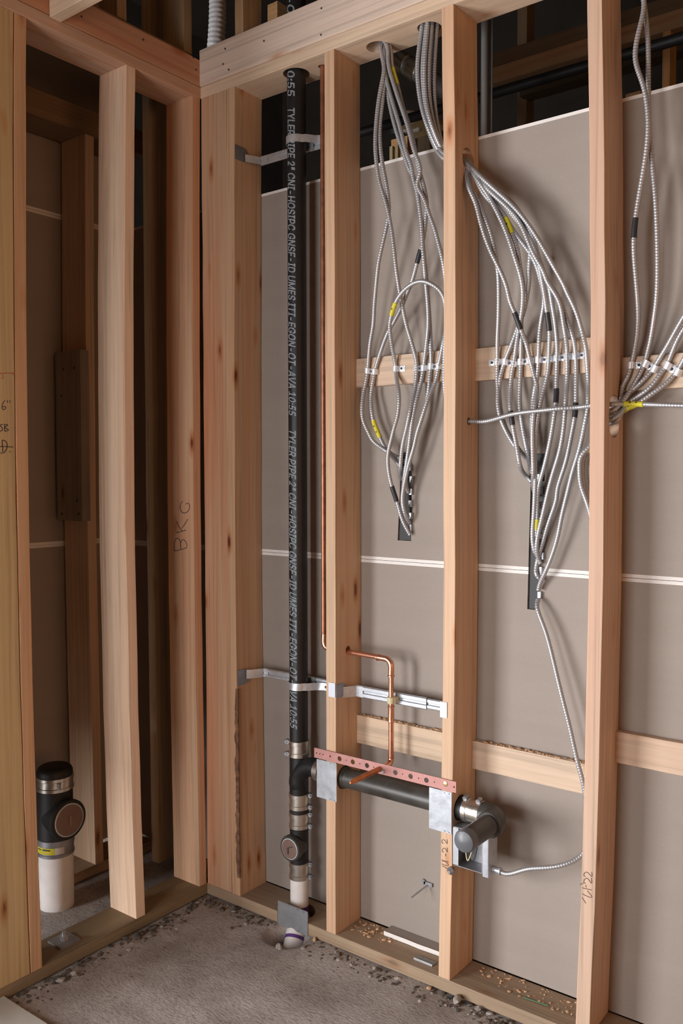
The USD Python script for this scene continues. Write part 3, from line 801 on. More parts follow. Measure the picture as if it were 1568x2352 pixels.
def nail_plate(label, x0, x1, z0, z1, y=-.0018, tilt=0.0, mat=galvb):
    rg = np.random.default_rng(int(x0 * 1000))
    n, k = 14, 18
    G = np.stack(np.meshgrid(np.linspace(x0, x1, n), np.linspace(z0, z1, k), indexing='ij'), -1)
    yy = y + (meshkit.fbm(np.c_[G.reshape(-1, 2) * 45, np.zeros(n * k)], 2, 5).reshape(n, k) - .5) * .0012 + tilt * (G[..., 1] - z1)
    front = np.stack([G[..., 0], yy - .0006, G[..., 1]], -1).reshape(-1, 3)
    back = front + [0, .0012, 0]
    ix = np.arange(n * k).reshape(n, k)
    a, b, c, d = ix[:-1, :-1].ravel(), ix[1:, :-1].ravel(), ix[1:, 1:].ravel(), ix[:-1, 1:].ravel()
    fq = np.vstack([np.c_[a, b, c], np.c_[a, c, d]])
    loop = np.concatenate([ix[:, 0], ix[-1, 1:], ix[-2::-1, -1], ix[0, -2:0:-1]])
    nx = np.roll(loop, -1)
    m = n * k
    side = np.vstack([np.c_[loop, loop + m, nx + m], np.c_[loop, nx + m, nx]])
    t = trimesh.Trimesh(np.vstack([front, back]), np.vstack([fq, fq[:, ::-1] + m, side]), process=False)
    t.fix_normals()
    th = thing('nail_plate', label, 'nail plate', (x0, y, z0))
    part(th, 'plate', t, mat, smooth=50)
    prongs = [bx((x - .003, y - .0026, z - .0015), (x + .003, y, z + .0015), .0005) for x in (x0 + (x1 - x0) * .68, x0 + (x1 - x0) * .86) for z in (z0 + .004, z1 - .005)]
    part(th, 'prong', cat_(prongs), mat)


nail_plate("silver nail plate under the left end of the rose-coloured strap", .496, .574, .457, .577)
nail_plate("silver nail plate under the right end of the rose-coloured strap", .906, .979, .459, .577)
nail_plate('dull grey nail plate on the bottom plate in front of the white pipe', .332, .458, -.004 + .002, .077, y=-.0025, mat=simple('dull_plate', (.30, .31, .33), .5, .55, .1, 40))


# ------------------------------------------------------------------ galvanised telescoping brackets
def bar_profile(h):
    return np.array([(0, 0), (h * .10, -.004), (h * .36, -.004), (h * .42, 0), (h * .58, 0), (h * .64, -.004), (h * .90, -.004), (h, 0), (h, .0016), (h * .9, -.0022), (h * .66, -.0022), (h * .56, .0016), (h * .44, .0016), (h * .34, -.0022), (h * .1, -.0022), (0, .0016)])


def bar(parent, name, x0, x1, y, z, h, mat):
    pr_ = bar_profile(h)
    part(parent, name, sweep_profile(pr_, [((x0, y, z - h / 2), (0, 0, 1), (0, 1, 0)), ((x1, y, z - h / 2), (0, 0, 1), (0, 1, 0))]), mat, smooth=20)


def flange(parent, xface, y0, y1, z, h, mat):
    """Half-round ear screwed to the side of a stud; xface is the stud's side, ear on the +x side."""
    p = sbox(y0, z - h / 2, y1 - h * .4, z + h / 2).union(Point(y1 - h * .45, z).buffer(h / 2, 10))
    part(parent, 'side_ear', extrude(p, (xface + .0002, 0, 0), (0, 1, 0), (0, 0, 1), .0016), mat, smooth=False)


def pipe_strap(parent, z, h, y_bar, mat):
    """Strap bent over the front of the drain stack and screwed to the bar at the right."""
    rr = R0 + .0022
    pts = [(SX - rr - .004, y_bar - .005), (SX - rr, SY + .01)] + [(SX + rr * math.cos(t), SY + rr * math.sin(t)) for t in np.linspace(math.pi, 2 * math.pi - .35, 14)] + [(SX + rr + .010, SY - .004), (SX + .058, y_bar - .018), (SX + .075, y_bar - .0065), (SX + .110, y_bar - .0065)]
    pts = np.array(pts)
    d_ = np.gradient(pts, axis=0)
    nn = np.c_[d_[:, 1], -d_[:, 0]] / np.linalg.norm(d_, axis=1, keepdims=True)
    fr = [(np.array([p_[0], p_[1], z - h / 2]), np.array([q_[0], q_[1], 0]) * .0016, np.array([0, 0, h])) for p_, q_ in zip(pts, nn)]
    s_ = part(parent, 'pipe_strap', sweep_profile(np.array([(0, 0), (1, 0), (1, 1), (0, 1)], float), fr), mat, 'curved strap over the pipe', smooth=40)
    for k in range(2):
        o_ = np.array([SX + .088 + k * .014, y_bar - .0075, z])
        part(s_, 'screw', lathe(o_, o_ - [0, .004, 0], [(0, .0045), (.002, .004), (.004, .002)], 12), stainless)


YB = .094
zu = P(640, 358, Y=YB)[2]
b1 = thing('pipe_bracket', 'upper galvanised pipe bracket near the top of the black stack', 'pipe bracket', (X1, YB, zu))
flange(b1, X1 + bow1 * .3, .002, .062, zu + .012, .046, dull)
part(b1, 'bend', sweep_profile(np.array([(-.012, 0), (.012, 0), (.012, .0016), (-.012, .0016)]), [((X1 + .002, .045, zu + .002), (0, 0, 1), (0, 1, 0)), ((X1 + .012, .055, zu), (0, 0, 1), (0, 1, 0)), ((X1 + .03, YB - .002, zu), (0, 0, 1), (0, 1, 0)), ((X1 + .06, YB - .004, zu), (0, 0, 1), (0, 1, 0))]), galv)
bar(b1, 'outer_bar', X1 + .03, SX + .04, YB, zu, .031, galv)
bar(b1, 'inner_bar', SX + .02, X2 - .001, YB + .003, zu, .030, galv)
pipe_strap(b1, zu + .010, .024, YB, galv)
zl = P(640, 1551, Y=YB)[2]
b2 = thing('pipe_bracket', 'lower galvanised pipe bracket holding the black stack', 'pipe bracket', (X1, YB, zl))
flange(b2, X1 + bow1 * .6, .002, .058, zl - .008, .052, dull)
part(b2, 'bend', sweep_profile(np.array([(-.015, 0), (.015, 0), (.015, .0016), (-.015, .0016)]), [((X1 - .002, .04, zl), (0, 0, 1), (0, 1, 0)), ((X1 + .010, .052, zl), (0, 0, 1), (0, 1, 0)), ((X1 + .03, YB - .002, zl), (0, 0, 1), (0, 1, 0)), ((X1 + .05, YB - .004, zl), (0, 0, 1), (0, 1, 0))]), galv)
bar(b2, 'outer_bar', X1 + .03, SX + .04, YB, zl, .031, galv)
bar(b2, 'inner_bar', SX + .02, X2 - .001, YB + .003, zl, .029, galv)
pipe_strap(b2, zl - .008, .024, YB, galv)
YB2 = .078
zr = P(870, 1596, Y=YB2)[2]
b3 = thing('pipe_bracket', 'bright galvanised bracket crossing behind the copper drop pipe', 'pipe bracket', (X2, YB2, zr))
fx0, fz = P(755, 1563, Y=0)[0], P(765, 1585, Y=0)[2]
for x0, x1, zz in ((fx0, X2 + T, fz), (P(1011, 1630, Y=0)[0], P(1026, 1630, Y=0)[0], P(1018, 1630, Y=0)[2])):
    part(b3, 'front_tab', lumber(1, (x0, -.0022, zz - .022), (x1 + .001, -.0004, zz + .022), r=.0006, seg=1), simple('tab_bright_%d' % len(COUNT), (.62, .66, .74), .45, .4))
flange(b3, X2 + T + .001, .001, .050, fz - .004, .044, dull)
part(b3, 'bend', sweep_profile(np.array([(-.017, 0), (.017, 0), (.017, .0016), (-.017, .0016)]), [((X2 + T + .001, .035, zr), (0, 0, 1), (0, 1, 0)), ((X2 + T + .008, .045, zr), (0, 0, 1), (0, 1, 0)), ((X2 + T + .025, YB2 - .003, zr), (0, 0, 1), (0, 1, 0)), ((X2 + T + .05, YB2 - .004, zr), (0, 0, 1), (0, 1, 0))]), galv)
bar(b3, 'outer_bar', X2 + T + .02, P(980, 1620, Y=YB2)[0], YB2, zr, .037, galvb)
bar(b3, 'inner_bar', X2 + T + .06, X3 - .0005 + .008, YB2 + .003, zr, .031, galvb)
part(b3, 'cushion_clamp', cat_([lathe((XV, yv, zr + .009), (XV, yv, zr - .011), [(0, .0082), (.001, .0122), (.019, .0122), (.020, .0082)], 24), bx((XV + .006, yv, zr - .010), (XV + .014, YB2 - .002, zr + .008), .001)]), cream, 'cream plastic clamp around the copper pipe')

# ------------------------------------------------------------------ junction box
bx0, bx1, bz0, bz1 = X3 + T + .012, 1.088, .374, .484
jb = thing('junction_box', 'open galvanised junction box below the drain elbow with wires inside', 'junction box', (bx0, .0, bz0))
wall_t = .0018
outer_ = sbox(bx0, bz0, bx1 - .012, bz1)
ring = outer_.difference(sbox(bx0 + wall_t, bz0 + wall_t, bx1 - .012 - wall_t, bz1 - wall_t))
part(jb, 'box_body', cat_([extrude(ring, (0, .053, 0), (1, 0, 0), (0, 0, 1), .055), bx((bx0, .051, bz0), (bx1 - .012, .053, bz1))]), dull, smooth=False)
part(jb, 'front_flange', lumber(2, (bx0 - .002, -.004, bz0 + .004), (bx0 + .016, -.0022, bz1 - .002), r=.0008, seg=1), galvb)
part(jb, 'side_cover', lumber(2, (bx1 - .012, -.004, bz0 - .006), (bx1 + .008, .050, bz1 + .008), r=.004, seg=2), galvb)
wl = []
for k, (xo, ro) in enumerate(((.040, .010), (.052, .012))):
    c_ = np.array([bx0 + xo, .012, bz0 + .052])
    wl.append([c_ + np.array([ro * math.cos(t), .004 * math.sin(2 * t) + .008 * math.sin(t), .030 * math.sin(t)]) for t in np.linspace(0, 2 * math.pi, 30)])
part(jb, 'wire_loop', tube(wl[0], .0017, 8), ivory, 'pale wire loop')
part(jb, 'wire_loop', tube(wl[1], .0017, 8), blacktape, 'black wire loop')
part(jb, 'knob', lathe((bx0 - .006, -.002, bz0 - .016), (bx0 - .006, -.018, bz0 - .016), [(0, .011), (.008, .011), (.012, .007), (.016, .004)], 16), dull)
JC = np.array([bx1 + .008, .022, bz0 + .010])
part(jb, 'cable_connector', lathe(JC, JC + [.024, 0, 0], [(0, .0095), (.004, .0095), (.005, .008), (.018, .0085), (.019, .0102), (.024, .0102)], 20), galvb, 'silver cable connector')

# ------------------------------------------------------------------ cables
CR = {'A1': (820, 80, 6.919), 'A2': (820, 400, 6.919), 'A3': (820, 740, 7.467), 'A4': (820, 980, 7.467), 'B1': (1040, 340, 4.9), 'B2': (1100, 640, 6.03), 'B3': (1100, 880, 6.03),
      'B4': (1140, 1080, 6.918), 'C1': (1380, 700, 7.35), 'R3': (1040, 0, 2.97), 'R6': (1040, 600, 2.97), 'R9': (1040, 1200, 2.97), 'RA': (1040, 1652, 2.97), 'I': (0, 0, 1)}
prof_v = [0, 110, 200, 350, 600, 740, 800, 845, 885, 950, 1060, 1160, 1260, 1420]
prof_y = [.072, .078, .066, .050, .052, .080, .094, .1025, .097, .080, .084, .098, .112, .118]
CABR = .0061


def path3(segs, off=0.0, pre=(), post=()):
    pts = [np.array(q_, float) for q_ in pre]
    for crop, *pp in segs:
        ox, oy, s = CR[crop]
        for q_ in pp:
            u, v = ox + q_[0] / s, oy + q_[1] / s
            y = q_[2] if len(q_) > 2 else float(np.interp(v, prof_v, prof_y)) + off * (1.0 if abs(v - 840) > 60 else .15)
            pts.append(P(u, v, Y=y))
    pts += [np.array(q_, float) for q_ in post]
    keep = [pts[0]]
    for q_ in pts[1:]:
        if np.linalg.norm(q_ - keep[-1]) > .012:
            keep.append(q_)
    return np.array(keep)


def resample(pts, step=.0024):
    s = np.r_[0, np.cumsum(np.linalg.norm(np.diff(pts, axis=0), axis=1) ** .6)]
    cs = CubicSpline(s, pts)
    fine = cs(np.linspace(0, s[-1], 60 * len(pts)))
    l = np.r_[0, np.cumsum(np.linalg.norm(np.diff(fine, axis=0), axis=1))]
    n = max(4, int(l[-1] / step))
    t = np.linspace(0, l[-1], n)
    out = np.stack([np.interp(t, l, fine[:, k]) for k in range(3)], 1)
    k = np.ones(9) / 9
    sm = np.stack([np.convolve(np.pad(out[:, q], 4, mode='edge'), k, 'valid') for q in range(3)], 1)
    sm[0], sm[-1] = out[0], out[-1]
    return sm, t


def cable(label, pts, tapes=(), group=None):
    """tapes: (u, v of start, u, v of end, material)"""
    p, t = resample(pts)
    ph = rng.uniform(0, 6)
    r = CABR * (1 + .12 * np.sin(2 * np.pi * t / .0072 + ph))
    c_ = thing('armored_cable', label, 'cable', p[0], group)
    part(c_, 'armor', tube(p, r, 9), armor, smooth=50)
    uv = np.array([(RM @ (q_ - CAM)) for q_ in p])
    uv = np.c_[784 + F * uv[:, 0] / uv[:, 2], 1176 + F * uv[:, 1] / uv[:, 2]]
    for u0, v0, u1, v1, m in tapes:
        i0, i1 = sorted((int(np.argmin(np.hypot(uv[:, 0] - u0, uv[:, 1] - v0))), int(np.argmin(np.hypot(uv[:, 0] - u1, uv[:, 1] - v1)))))
        i1 = max(i1, i0 + 8)
        seg = p[i0:i1:4]
        tp = part(c_, 'tape_band', tube(seg, CABR * 1.16, 12), m, 'yellow tape label' if m is yellow else 'black tape band')
        if m is yellow:
            # small black print on the label
            tt, A_, B_ = frames_along(seg)
            tocam = CAM - seg.mean(0); tocam /= np.linalg.norm(tocam)
            dots = []
            for k in range(2, len(seg) - 2, 2):
                nv = tocam - tt[k] * (tocam @ tt[k]); nv /= np.linalg.norm(nv)
                sd = np.cross(tt[k], nv)
                nv2 = nv * .82 + sd * .57
                q0 = seg[k] + nv2 * CABR * 1.17
                dots.append(ribbon([q0 - tt[k] * .002, q0 + tt[k] * .0022], nv2, .0035, .0004))
            if dots:
                part(tp, 'print', cat_(dots), blacktape)
    return c_


def px(crop, *pp):
    ox, oy, s = CR[crop]
    return tuple(c_ for q_ in pp for c_ in (ox + q_[0] / s, oy + q_[1] / s))


def topA(k):
    a_ = k * 1.05
    x, y = holeA[0] + .012 * math.cos(a_) + .004, holeA[1] + .013 * math.sin(a_)
    return [(x, y, 3.6), (x, y, 3.0), (x, y, H + .03)]


ZS = [0, -.009, .008, -.004, .004, -.013, .012]
cable("armoured cable from the left plate hole into the left saddle of the leftmost strap", path3([('A1', (400, 170), (440, 600), (430, 800), (390, 1150), (360, 1500), (370, 1800), (400, 2050), (455, 2340)), ('A2', (490, 350), (502, 600), (480, 760), (420, 1030), (340, 1400), (300, 1750), (270, 2100)),
      ('A3', (270, 60), (222, 350), (190, 700), (178, 830), (160, 960), (120, 1150), (82, 1450), (105, 1700), (200, 1910)), ('A4', (250, 220), (400, 350), (530, 440), (640, 560, .112), (745, 690, .122))], -.004, topA(0)))
cable("armoured cable from the left plate hole into the left saddle of the third strap", path3([('A1', (370, 150), (395, 350), (425, 560), (400, 720), (340, 1050), (298, 1450), (287, 1750), (302, 2000), (345, 2300)), ('A2', (430, 380), (500, 650), (560, 1000), (610, 1450), (660, 1800), (720, 2120)),
      ('A3', (835, 20), (900, 250), (980, 520), (1020, 720), (1015, 900), (985, 1150), (900, 1550)), ('A4', (845, 20), (790, 250), (755, 480), (738, 700), (750, 850, .112), (820, 950, .122))], -.014, topA(1)))
cable('armoured cable from the left plate hole into the right saddle of the third strap', path3([('A1', (425, 200), (440, 560), (500, 850), (600, 1200), (700, 1550), (790, 1900), (860, 2100)), ('A2', (880, 20), (940, 250), (990, 550), (1020, 830), (1035, 1100), (1060, 1400), (1085, 1700), (1110, 1950), (1128, 2330)),
      ('A3', (1200, 250), (1165, 550), (1140, 760), (1118, 900), (1080, 1080), (1000, 1400), (940, 1700)), ('A4', (925, 20), (900, 220), (870, 450), (840, 650), (805, 900), (782, 1100), (772, 1300), (805, 1450, .112), (880, 1560, .122))], -.006, topA(2)))
cable('armoured cable from the left plate hole into the left saddle of the fourth strap', path3([('A1', (450, 200), (470, 700), (490, 950), (560, 1300), (660, 1650), (760, 1950), (830, 2150)), ('A2', (900, 60), (965, 400), (1010, 750), (1045, 1150), (1085, 1550), (1115, 1850), (1150, 2330)),
      ('A3', (1255, 250), (1265, 520), (1265, 740), (1248, 880), (1232, 1080), (1195, 1320), (1105, 1650), (1015, 1920)), ('A4', (960, 330), (880, 650), (830, 900), (850, 1060, .115), (890, 1140, .122))], .008, topA(3)))
cable("armoured cable swinging right behind the middle stud and back to the fourth strap", path3([('A1', (470, 170), (490, 420), (540, 650), (625, 920), (720, 1200), (830, 1550), (915, 1870), (1000, 2180)), ('A2', (950, 150), (1040, 350), (1130, 600), (1220, 850), (1290, 1100), (1360, 1390)),
      ('I', (1023, 650), (1027, 710), (1022, 765)), ('A3', (1468, 390), (1425, 600), (1395, 740), (1380, 850), (1330, 1050), (1240, 1250), (1120, 1600), (1020, 1920)), ('A4', (970, 350), (890, 620), (835, 850), (795, 1050), (775, 1250), (800, 1430), (890, 1640, .122))], -.010, topA(4)))
cable('armoured cable with a yellow label near the ceiling, reaching the leftmost strap', path3([('A1', (515, 170), (550, 450), (575, 580), (640, 800), (680, 950), (740, 1180), (850, 1520), (930, 1900), (980, 2150)), ('A2', (1020, 60), (1080, 290), (1105, 480), (1095, 620), (1075, 850), (1045, 1050), (1005, 1210), (940, 1450), (870, 1700), (790, 1900), (720, 2080), (600, 2320)),
      ('A3', (540, 150), (430, 420), (340, 700), (300, 850), (272, 1000), (238, 1250), (250, 1550), (280, 1700), (370, 1930)), ('A4', (440, 290), (510, 400), (640, 500, .112), (760, 545, .122))], .004, topA(5)),
      [px('A1', (560, 540), (645, 815)) + (yellow,), px('A2', (1005, 1200), (945, 1450)) + (blacktape,), px('A3', (275, 1690), (400, 1990)) + (yellow,)])

# bundle through the middle stud
HB = np.array([X3 + bow3, H3[1], H3[2] - .012])
names_k = ['first saddle', 'left saddle of the second strap', 'right saddle of the second strap', 'left saddle of the third strap', 'right saddle of the third strap', 'left saddle of the fourth strap',
           'right saddle of the fourth strap', 'left saddle of the fifth strap', 'right saddle of the fifth strap', 'left saddle of the sixth strap', 'right saddle of the sixth strap']


def topB(k):
    a_ = k * 2.4
    rr = .005 + .0062 * math.sqrt(k)
    ox_, oy_ = rr * math.cos(a_), rr * math.sin(a_)
    hx = .018 * math.sqrt((k + .5) / 11)
    hy, hz_ = hx * math.cos(a_ + 1), hx * math.sin(a_ + 1)
    x, y = holeB[0] + ox_, holeB[1] + oy_
    return [(x, y, 3.6), (x, y, 3.0), (x, y, H + .02), (x - .012 + ox_ * .3, y - .004, 2.62), (x - .006, y - .002, 2.52), (x + .014 - hz_ * .5, y, 2.435), (HB[0] - .035, HB[1] + hy, HB[2] + .035 + hz_), (HB[0] + .019, HB[1] + hy * .9, HB[2] + .006 + hz_ * .9)]


KS = [
    ([('B1', (190, 410), (250, 540), (330, 720), (410, 920), (475, 1190), (505, 1400)), ('B2', (268, 20), (268, 500), (252, 900), (252, 1150), (250, 1400)), ('B3', (262, 100), (258, 250), (300, 500), (400, 720), (500, 880), (610, 1000, .11), (720, 1150, .123))], -.002, []),
    ([('B1', (260, 300), (450, 440), (640, 585), (760, 740), (845, 900), (872, 1100), (852, 1400)), ('B2', (690, 20), (660, 250), (610, 480), (530, 690), (440, 930), (362, 1120), (322, 1250), (280, 1450)), ('B3', (268, 60), (285, 250), (320, 480), (410, 700), (510, 860), (600, 980, .112), (725, 1120, .123))], .009, []),
    ([('B1', (270, 350), (390, 530), (520, 770), (610, 980), (690, 1220), (760, 1450)), ('B2', (590, 20), (605, 200), (590, 450), (545, 720), (510, 950), (482, 1150), (450, 1330)), ('B3', (435, 80), (430, 330), (455, 520), (480, 680), (515, 850), (560, 1120), (625, 1260, .112), (725, 1370, .123))], -.010, [px('B3', (430, 390), (485, 610)) + (blacktape,)]),
    ([('B1', (300, 440), (420, 600), (520, 690), (600, 800), (670, 980), (720, 1120), (765, 1420)), ('B2', (605, 60), (600, 260), (588, 480), (580, 700), (582, 900), (577, 1120), (570, 1350)), ('B3', (560, 200), (570, 400), (605, 640), (655, 900), (700, 1130, .112), (735, 1250, .123))], .004, [px('B1', (595, 790), (670, 980)) + (yellow,)]),
    ([('B1', (170, 420), (245, 600), (300, 800), (370, 1030), (440, 1200), (490, 1300), (600, 1560)), ('B2', (420, 300), (490, 470), (590, 740), (645, 880), (692, 1070), (730, 1220), (785, 1420)), ('B3', (800, 60), (770, 300), (748, 500), (738, 700), (742, 950), (748, 1250)), ('B4', (585, 100), (590, 300, .112), (630, 420, .123))], -.014, [px('B2', (490, 470), (590, 740)) + (blacktape,)]),
    ([('B1', (350, 440), (560, 740), (720, 990), (850, 1160), (940, 1330)), ('B2', (860, 60), (898, 260), (880, 450), (842, 700), (828, 900), (822, 1110), (812, 1300), (780, 1480)), ('B3', (752, 200), (735, 400), (728, 650), (750, 900), (758, 1200)), ('B4', (610, 100), (612, 350), (620, 600, .112), (660, 740, .123))], .010, []),
    ([('B1', (330, 350), (500, 540), (640, 720), (850, 1000), (960, 1300)), ('B2', (868, 20), (908, 250), (938, 460), (975, 750), (972, 880), (966, 1100), (950, 1300), (895, 1540)), ('B3', (860, 220), (820, 400), (792, 600), (772, 900), (776, 1200)), ('B4', (600, 60), (605, 400), (590, 700), (572, 950), (575, 1150), (610, 1300, .112), (680, 1380, .122))], -.004, [px('B2', (940, 470), (975, 750)) + (blacktape,)]),
    ([('B1', (300, 310), (520, 500), (700, 680), (850, 900), (930, 1120), (1020, 1400)), ('B2', (955, 60), (1000, 300), (1040, 540), (1065, 750), (1080, 950), (1078, 1100), (1075, 1300), (1070, 1480)), ('B3', (1070, 150), (1055, 320), (1010, 640), (950, 950), (880, 1230), (820, 1450)), ('B4', (680, 280), (645, 560), (640, 800), (628, 1000), (640, 1100, .112), (700, 1170, .122))], .002, [px('B4', (640, 770), (630, 985)) + (yellow,), px('B3', (1072, 80), (1058, 310)) + (blacktape,)]),
    ([('B1', (340, 400), (560, 620), (760, 860), (900, 1180), (1020, 1400)), ('B2', (930, 20), (1030, 180), (1115, 350), (1160, 580), (1195, 800), (1215, 950), (1217, 1080), (1220, 1250), (1212, 1500)), ('B3', (1205, 150), (1190, 350), (1170, 600), (1110, 950), (1020, 1250), (930, 1600)), ('B4', (800, 500), (722, 750), (662, 1000), (635, 1200), (650, 1370, .114), (700, 1480, .122))], -.008, []),
    ([('B1', (310, 330), (520, 560), (740, 800), (880, 1080), (960, 1270)), ('B2', (945, 20), (1060, 190), (1150, 380), (1240, 640), (1310, 850), (1337, 1070), (1345, 1300), (1342, 1540)), ('B3', (1345, 100), (1338, 300), (1318, 500), (1295, 620), (1250, 850), (1180, 1150), (1080, 1480)), ('B4', (950, 450), (820, 850), (740, 1120), (670, 1350), (628, 1550), (630, 1660, .114), (690, 1720, .122))], .006, [px('B3', (1342, 280), (1312, 530)) + (blacktape,)]),
    ([('B1', (290, 300), (530, 520), (700, 680), (860, 880), (1000, 1100), (1130, 1330), (1250, 1550)), ('B2', (1220, 200), (1330, 430), (1420, 720), (1470, 920), (1486, 1040), (1500, 1250), (1515, 1500)), ('B3', (1510, 150), (1505, 330), (1470, 520), (1390, 900), (1300, 1200), (1230, 1480)), ('B4', (1120, 350), (1030, 750), (970, 1050), (880, 1350), (780, 1600), (690, 1800, .114), (665, 1905, .118))], -.012, [])]
for k, (segs, off, tp) in enumerate(KS):
    cable("armoured cable of the right fan, " + ("in the single saddle at its left end" if k == 0 else 'in the ' + names_k[k]), path3(segs, off, topB(k)), tp)

# conduit from the strip down to the box
cable("lone cable from the foot of the long black strip to the junction box", path3([('B4', (662, 2050, .116), (640, 2130, .104), (660, 2250, .095)), ('R9', (625, 730, .09), (680, 930, .085), (740, 1180, .08), (800, 1420, .08), (850, 1640, .08), (885, 1770, .082)), ('I', (1350, 1870, .09), (1352, 1935, .085)), ('RA', (868, 935, .07), (780, 985, .05), (650, 1012, .035), (500, 1024, .026))], 0, (), [JC + [.05, 0, 0.0006], JC + [.018, 0, 0]]))
# cables of the right-hand bay, through the right stud and down its hidden side
h4 = np.array([X4 + .020 + T / 2, H4[1] + .008, H4[2]])


def thru4(k):
    a_ = k * 1.25
    o_ = np.array([0, .018 * math.cos(a_), .018 * math.sin(a_)])
    x0 = X4 + bow4
    dx = (0, 16, 34, 6, 46)[k]
    tail = [h4 + o_ + [.022, 0, .004], h4 + o_ * [1, .8, .8] + [-.021, .004, -.008]]
    tail += [h4 + [-.034, .004, -.040 - .004 * k], h4 + [-.036, -.008, -.070 - .004 * k]]
    for q_ in ( (878 + dx, 1320), (862 + dx, 1425), (872 + dx, 1530), (926 + dx * .5, 1690)):
        tail.append(P(1040 + q_[0] / 2.97, 600 + q_[1] / 2.97, Y=.050 + .0135 * k))
    tail += [h4 + [-.030, D - h4[1] - .020, -.50], h4 + [-.034, D - h4[1] - .008, -.62]]
    return tail


ms = [("armoured right-edge cable with a black tape band high up, in the leftmost strap", [('R3', (1285, -60, .07), (1300, 70, .065), (1266, 220, .055), (1243, 400, .05), (1290, 560, .045), (1320, 700, .045), (1330, 880, .045), (1300, 1150, .05), (1250, 1450, .055), (1232, 1650, .055), (1238, 1800, .06), (1257, 2030, .07)), ('C1', (620, 300, .085), (590, 600, .09), (540, 880, .100), (503, 1030, .1025), (440, 1230, .098), (350, 1420, .098))], [px('R3', (1248, 1490), (1228, 1640)) + (blacktape,)]),
      ("armoured right-edge cable hanging straight from above into the middle strap", [('R3', (1290, -60, .085), (1312, 90, .08), (1330, 300, .075), (1332, 560, .07), (1334, 760, .068), (1348, 1000, .065), (1372, 1250, .06), (1388, 1500, .06), (1390, 2000, .07)), ('C1', (890, 250, .08), (840, 560, .09), (770, 850, .100), (725, 1000, .1025), (650, 1180, .098), (540, 1370, .096))], [px('R6', (915, 1225), (892, 1310)) + (yellow,)]),
      ("armoured cable sweeping from the right edge into the middle strap's right saddle", [('C1', (1620, -160, .06), (1480, 60, .065), (1382, 220, .07), (1250, 450, .08), (1100, 720, .09), (960, 950, .100), (880, 1080, .1025), (760, 1220, .098), (600, 1380, .095), (420, 1545, .095))], []),
      ("armoured cable sweeping from the right edge into the last strap's left saddle", [('C1', (1640, 20, .08), (1460, 300, .085), (1320, 530, .09), (1240, 700, .094), (1170, 880, .1), (1100, 1030, .1025), (980, 1200, .096), (850, 1370, .09), (650, 1530, .088), (480, 1650, .09))], []),
      ("armoured cable in the last right-edge saddle, yellow label by the stud hole", [('C1', (1560, 620, .085), (1382, 950, .097), (1330, 1050, .101), (1272, 1140, .1025), (1130, 1300, .096), (950, 1440, .088), (750, 1580, .082), (560, 1700, .080), (360, 1800, .085))], [px('C1', (600, 1690), (360, 1805)) + (yellow,)])]
for k, (lab, segs, tp) in enumerate(ms):
    cable(lab, path3(segs, 0, (), thru4(k)), tp)
hz4 = P(1412, 931, Y=.088)[2] - h4[2]
cable("armoured cable crossing both right studs, then looping over to the single-saddle strap", np.vstack([path3([('C1', (1500, 1702, .06), (1382, 1700, .06), (1000, 1690, .06), (720, 1680, .068), (420, 1674, .078))]), [h4 + [.021, -.018, hz4], h4 + [-.021, -.018, hz4]],
                     path3([('R6', (860, 996, .066), (740, 1003, .055), (600, 1018, .05), (400, 1045, .052), (200, 1095, .072))]), [np.array([X3 + bow3 + T, H3b[1], H3b[2]]), np.array([X3 + bow3 - .002, H3b[1], H3b[2]]), np.array([X3 - .022, H3b[1] - .005, H3b[2] + .06]), np.array([X3 - .026, .07, H3b[2] + .24])],
                     path3([('A2', (1352, 1910, .05), (1200, 1760, .035), (1050, 1702, .028), (900, 1730, .025), (760, 1830, .025), (680, 1920, .026), (610, 2040, .03), (530, 2300, .04)), ('A3', (555, 80, .048), (570, 250, .06), (610, 500, .082), (655, 730, .1015), (670, 900, .1), (705, 1150, .08), (715, 1400, .072), (680, 1650, .07)), ('A4', (635, 10, .068), (580, 230, .068), (535, 420, .068), (522, 600, .07), (542, 800, .075), (590, 1010, .082), (690, 1320, .095), (760, 1560, .104), (830, 1720, .112), (905, 1850, .120))])]),
      [px('C1', (715, 1680), (345, 1668)) + (yellow,), px('A2', (608, 2045), (535, 2290)) + (yellow,), px('A4', (595, 1020), (690, 1320)) + (blacktape,)])


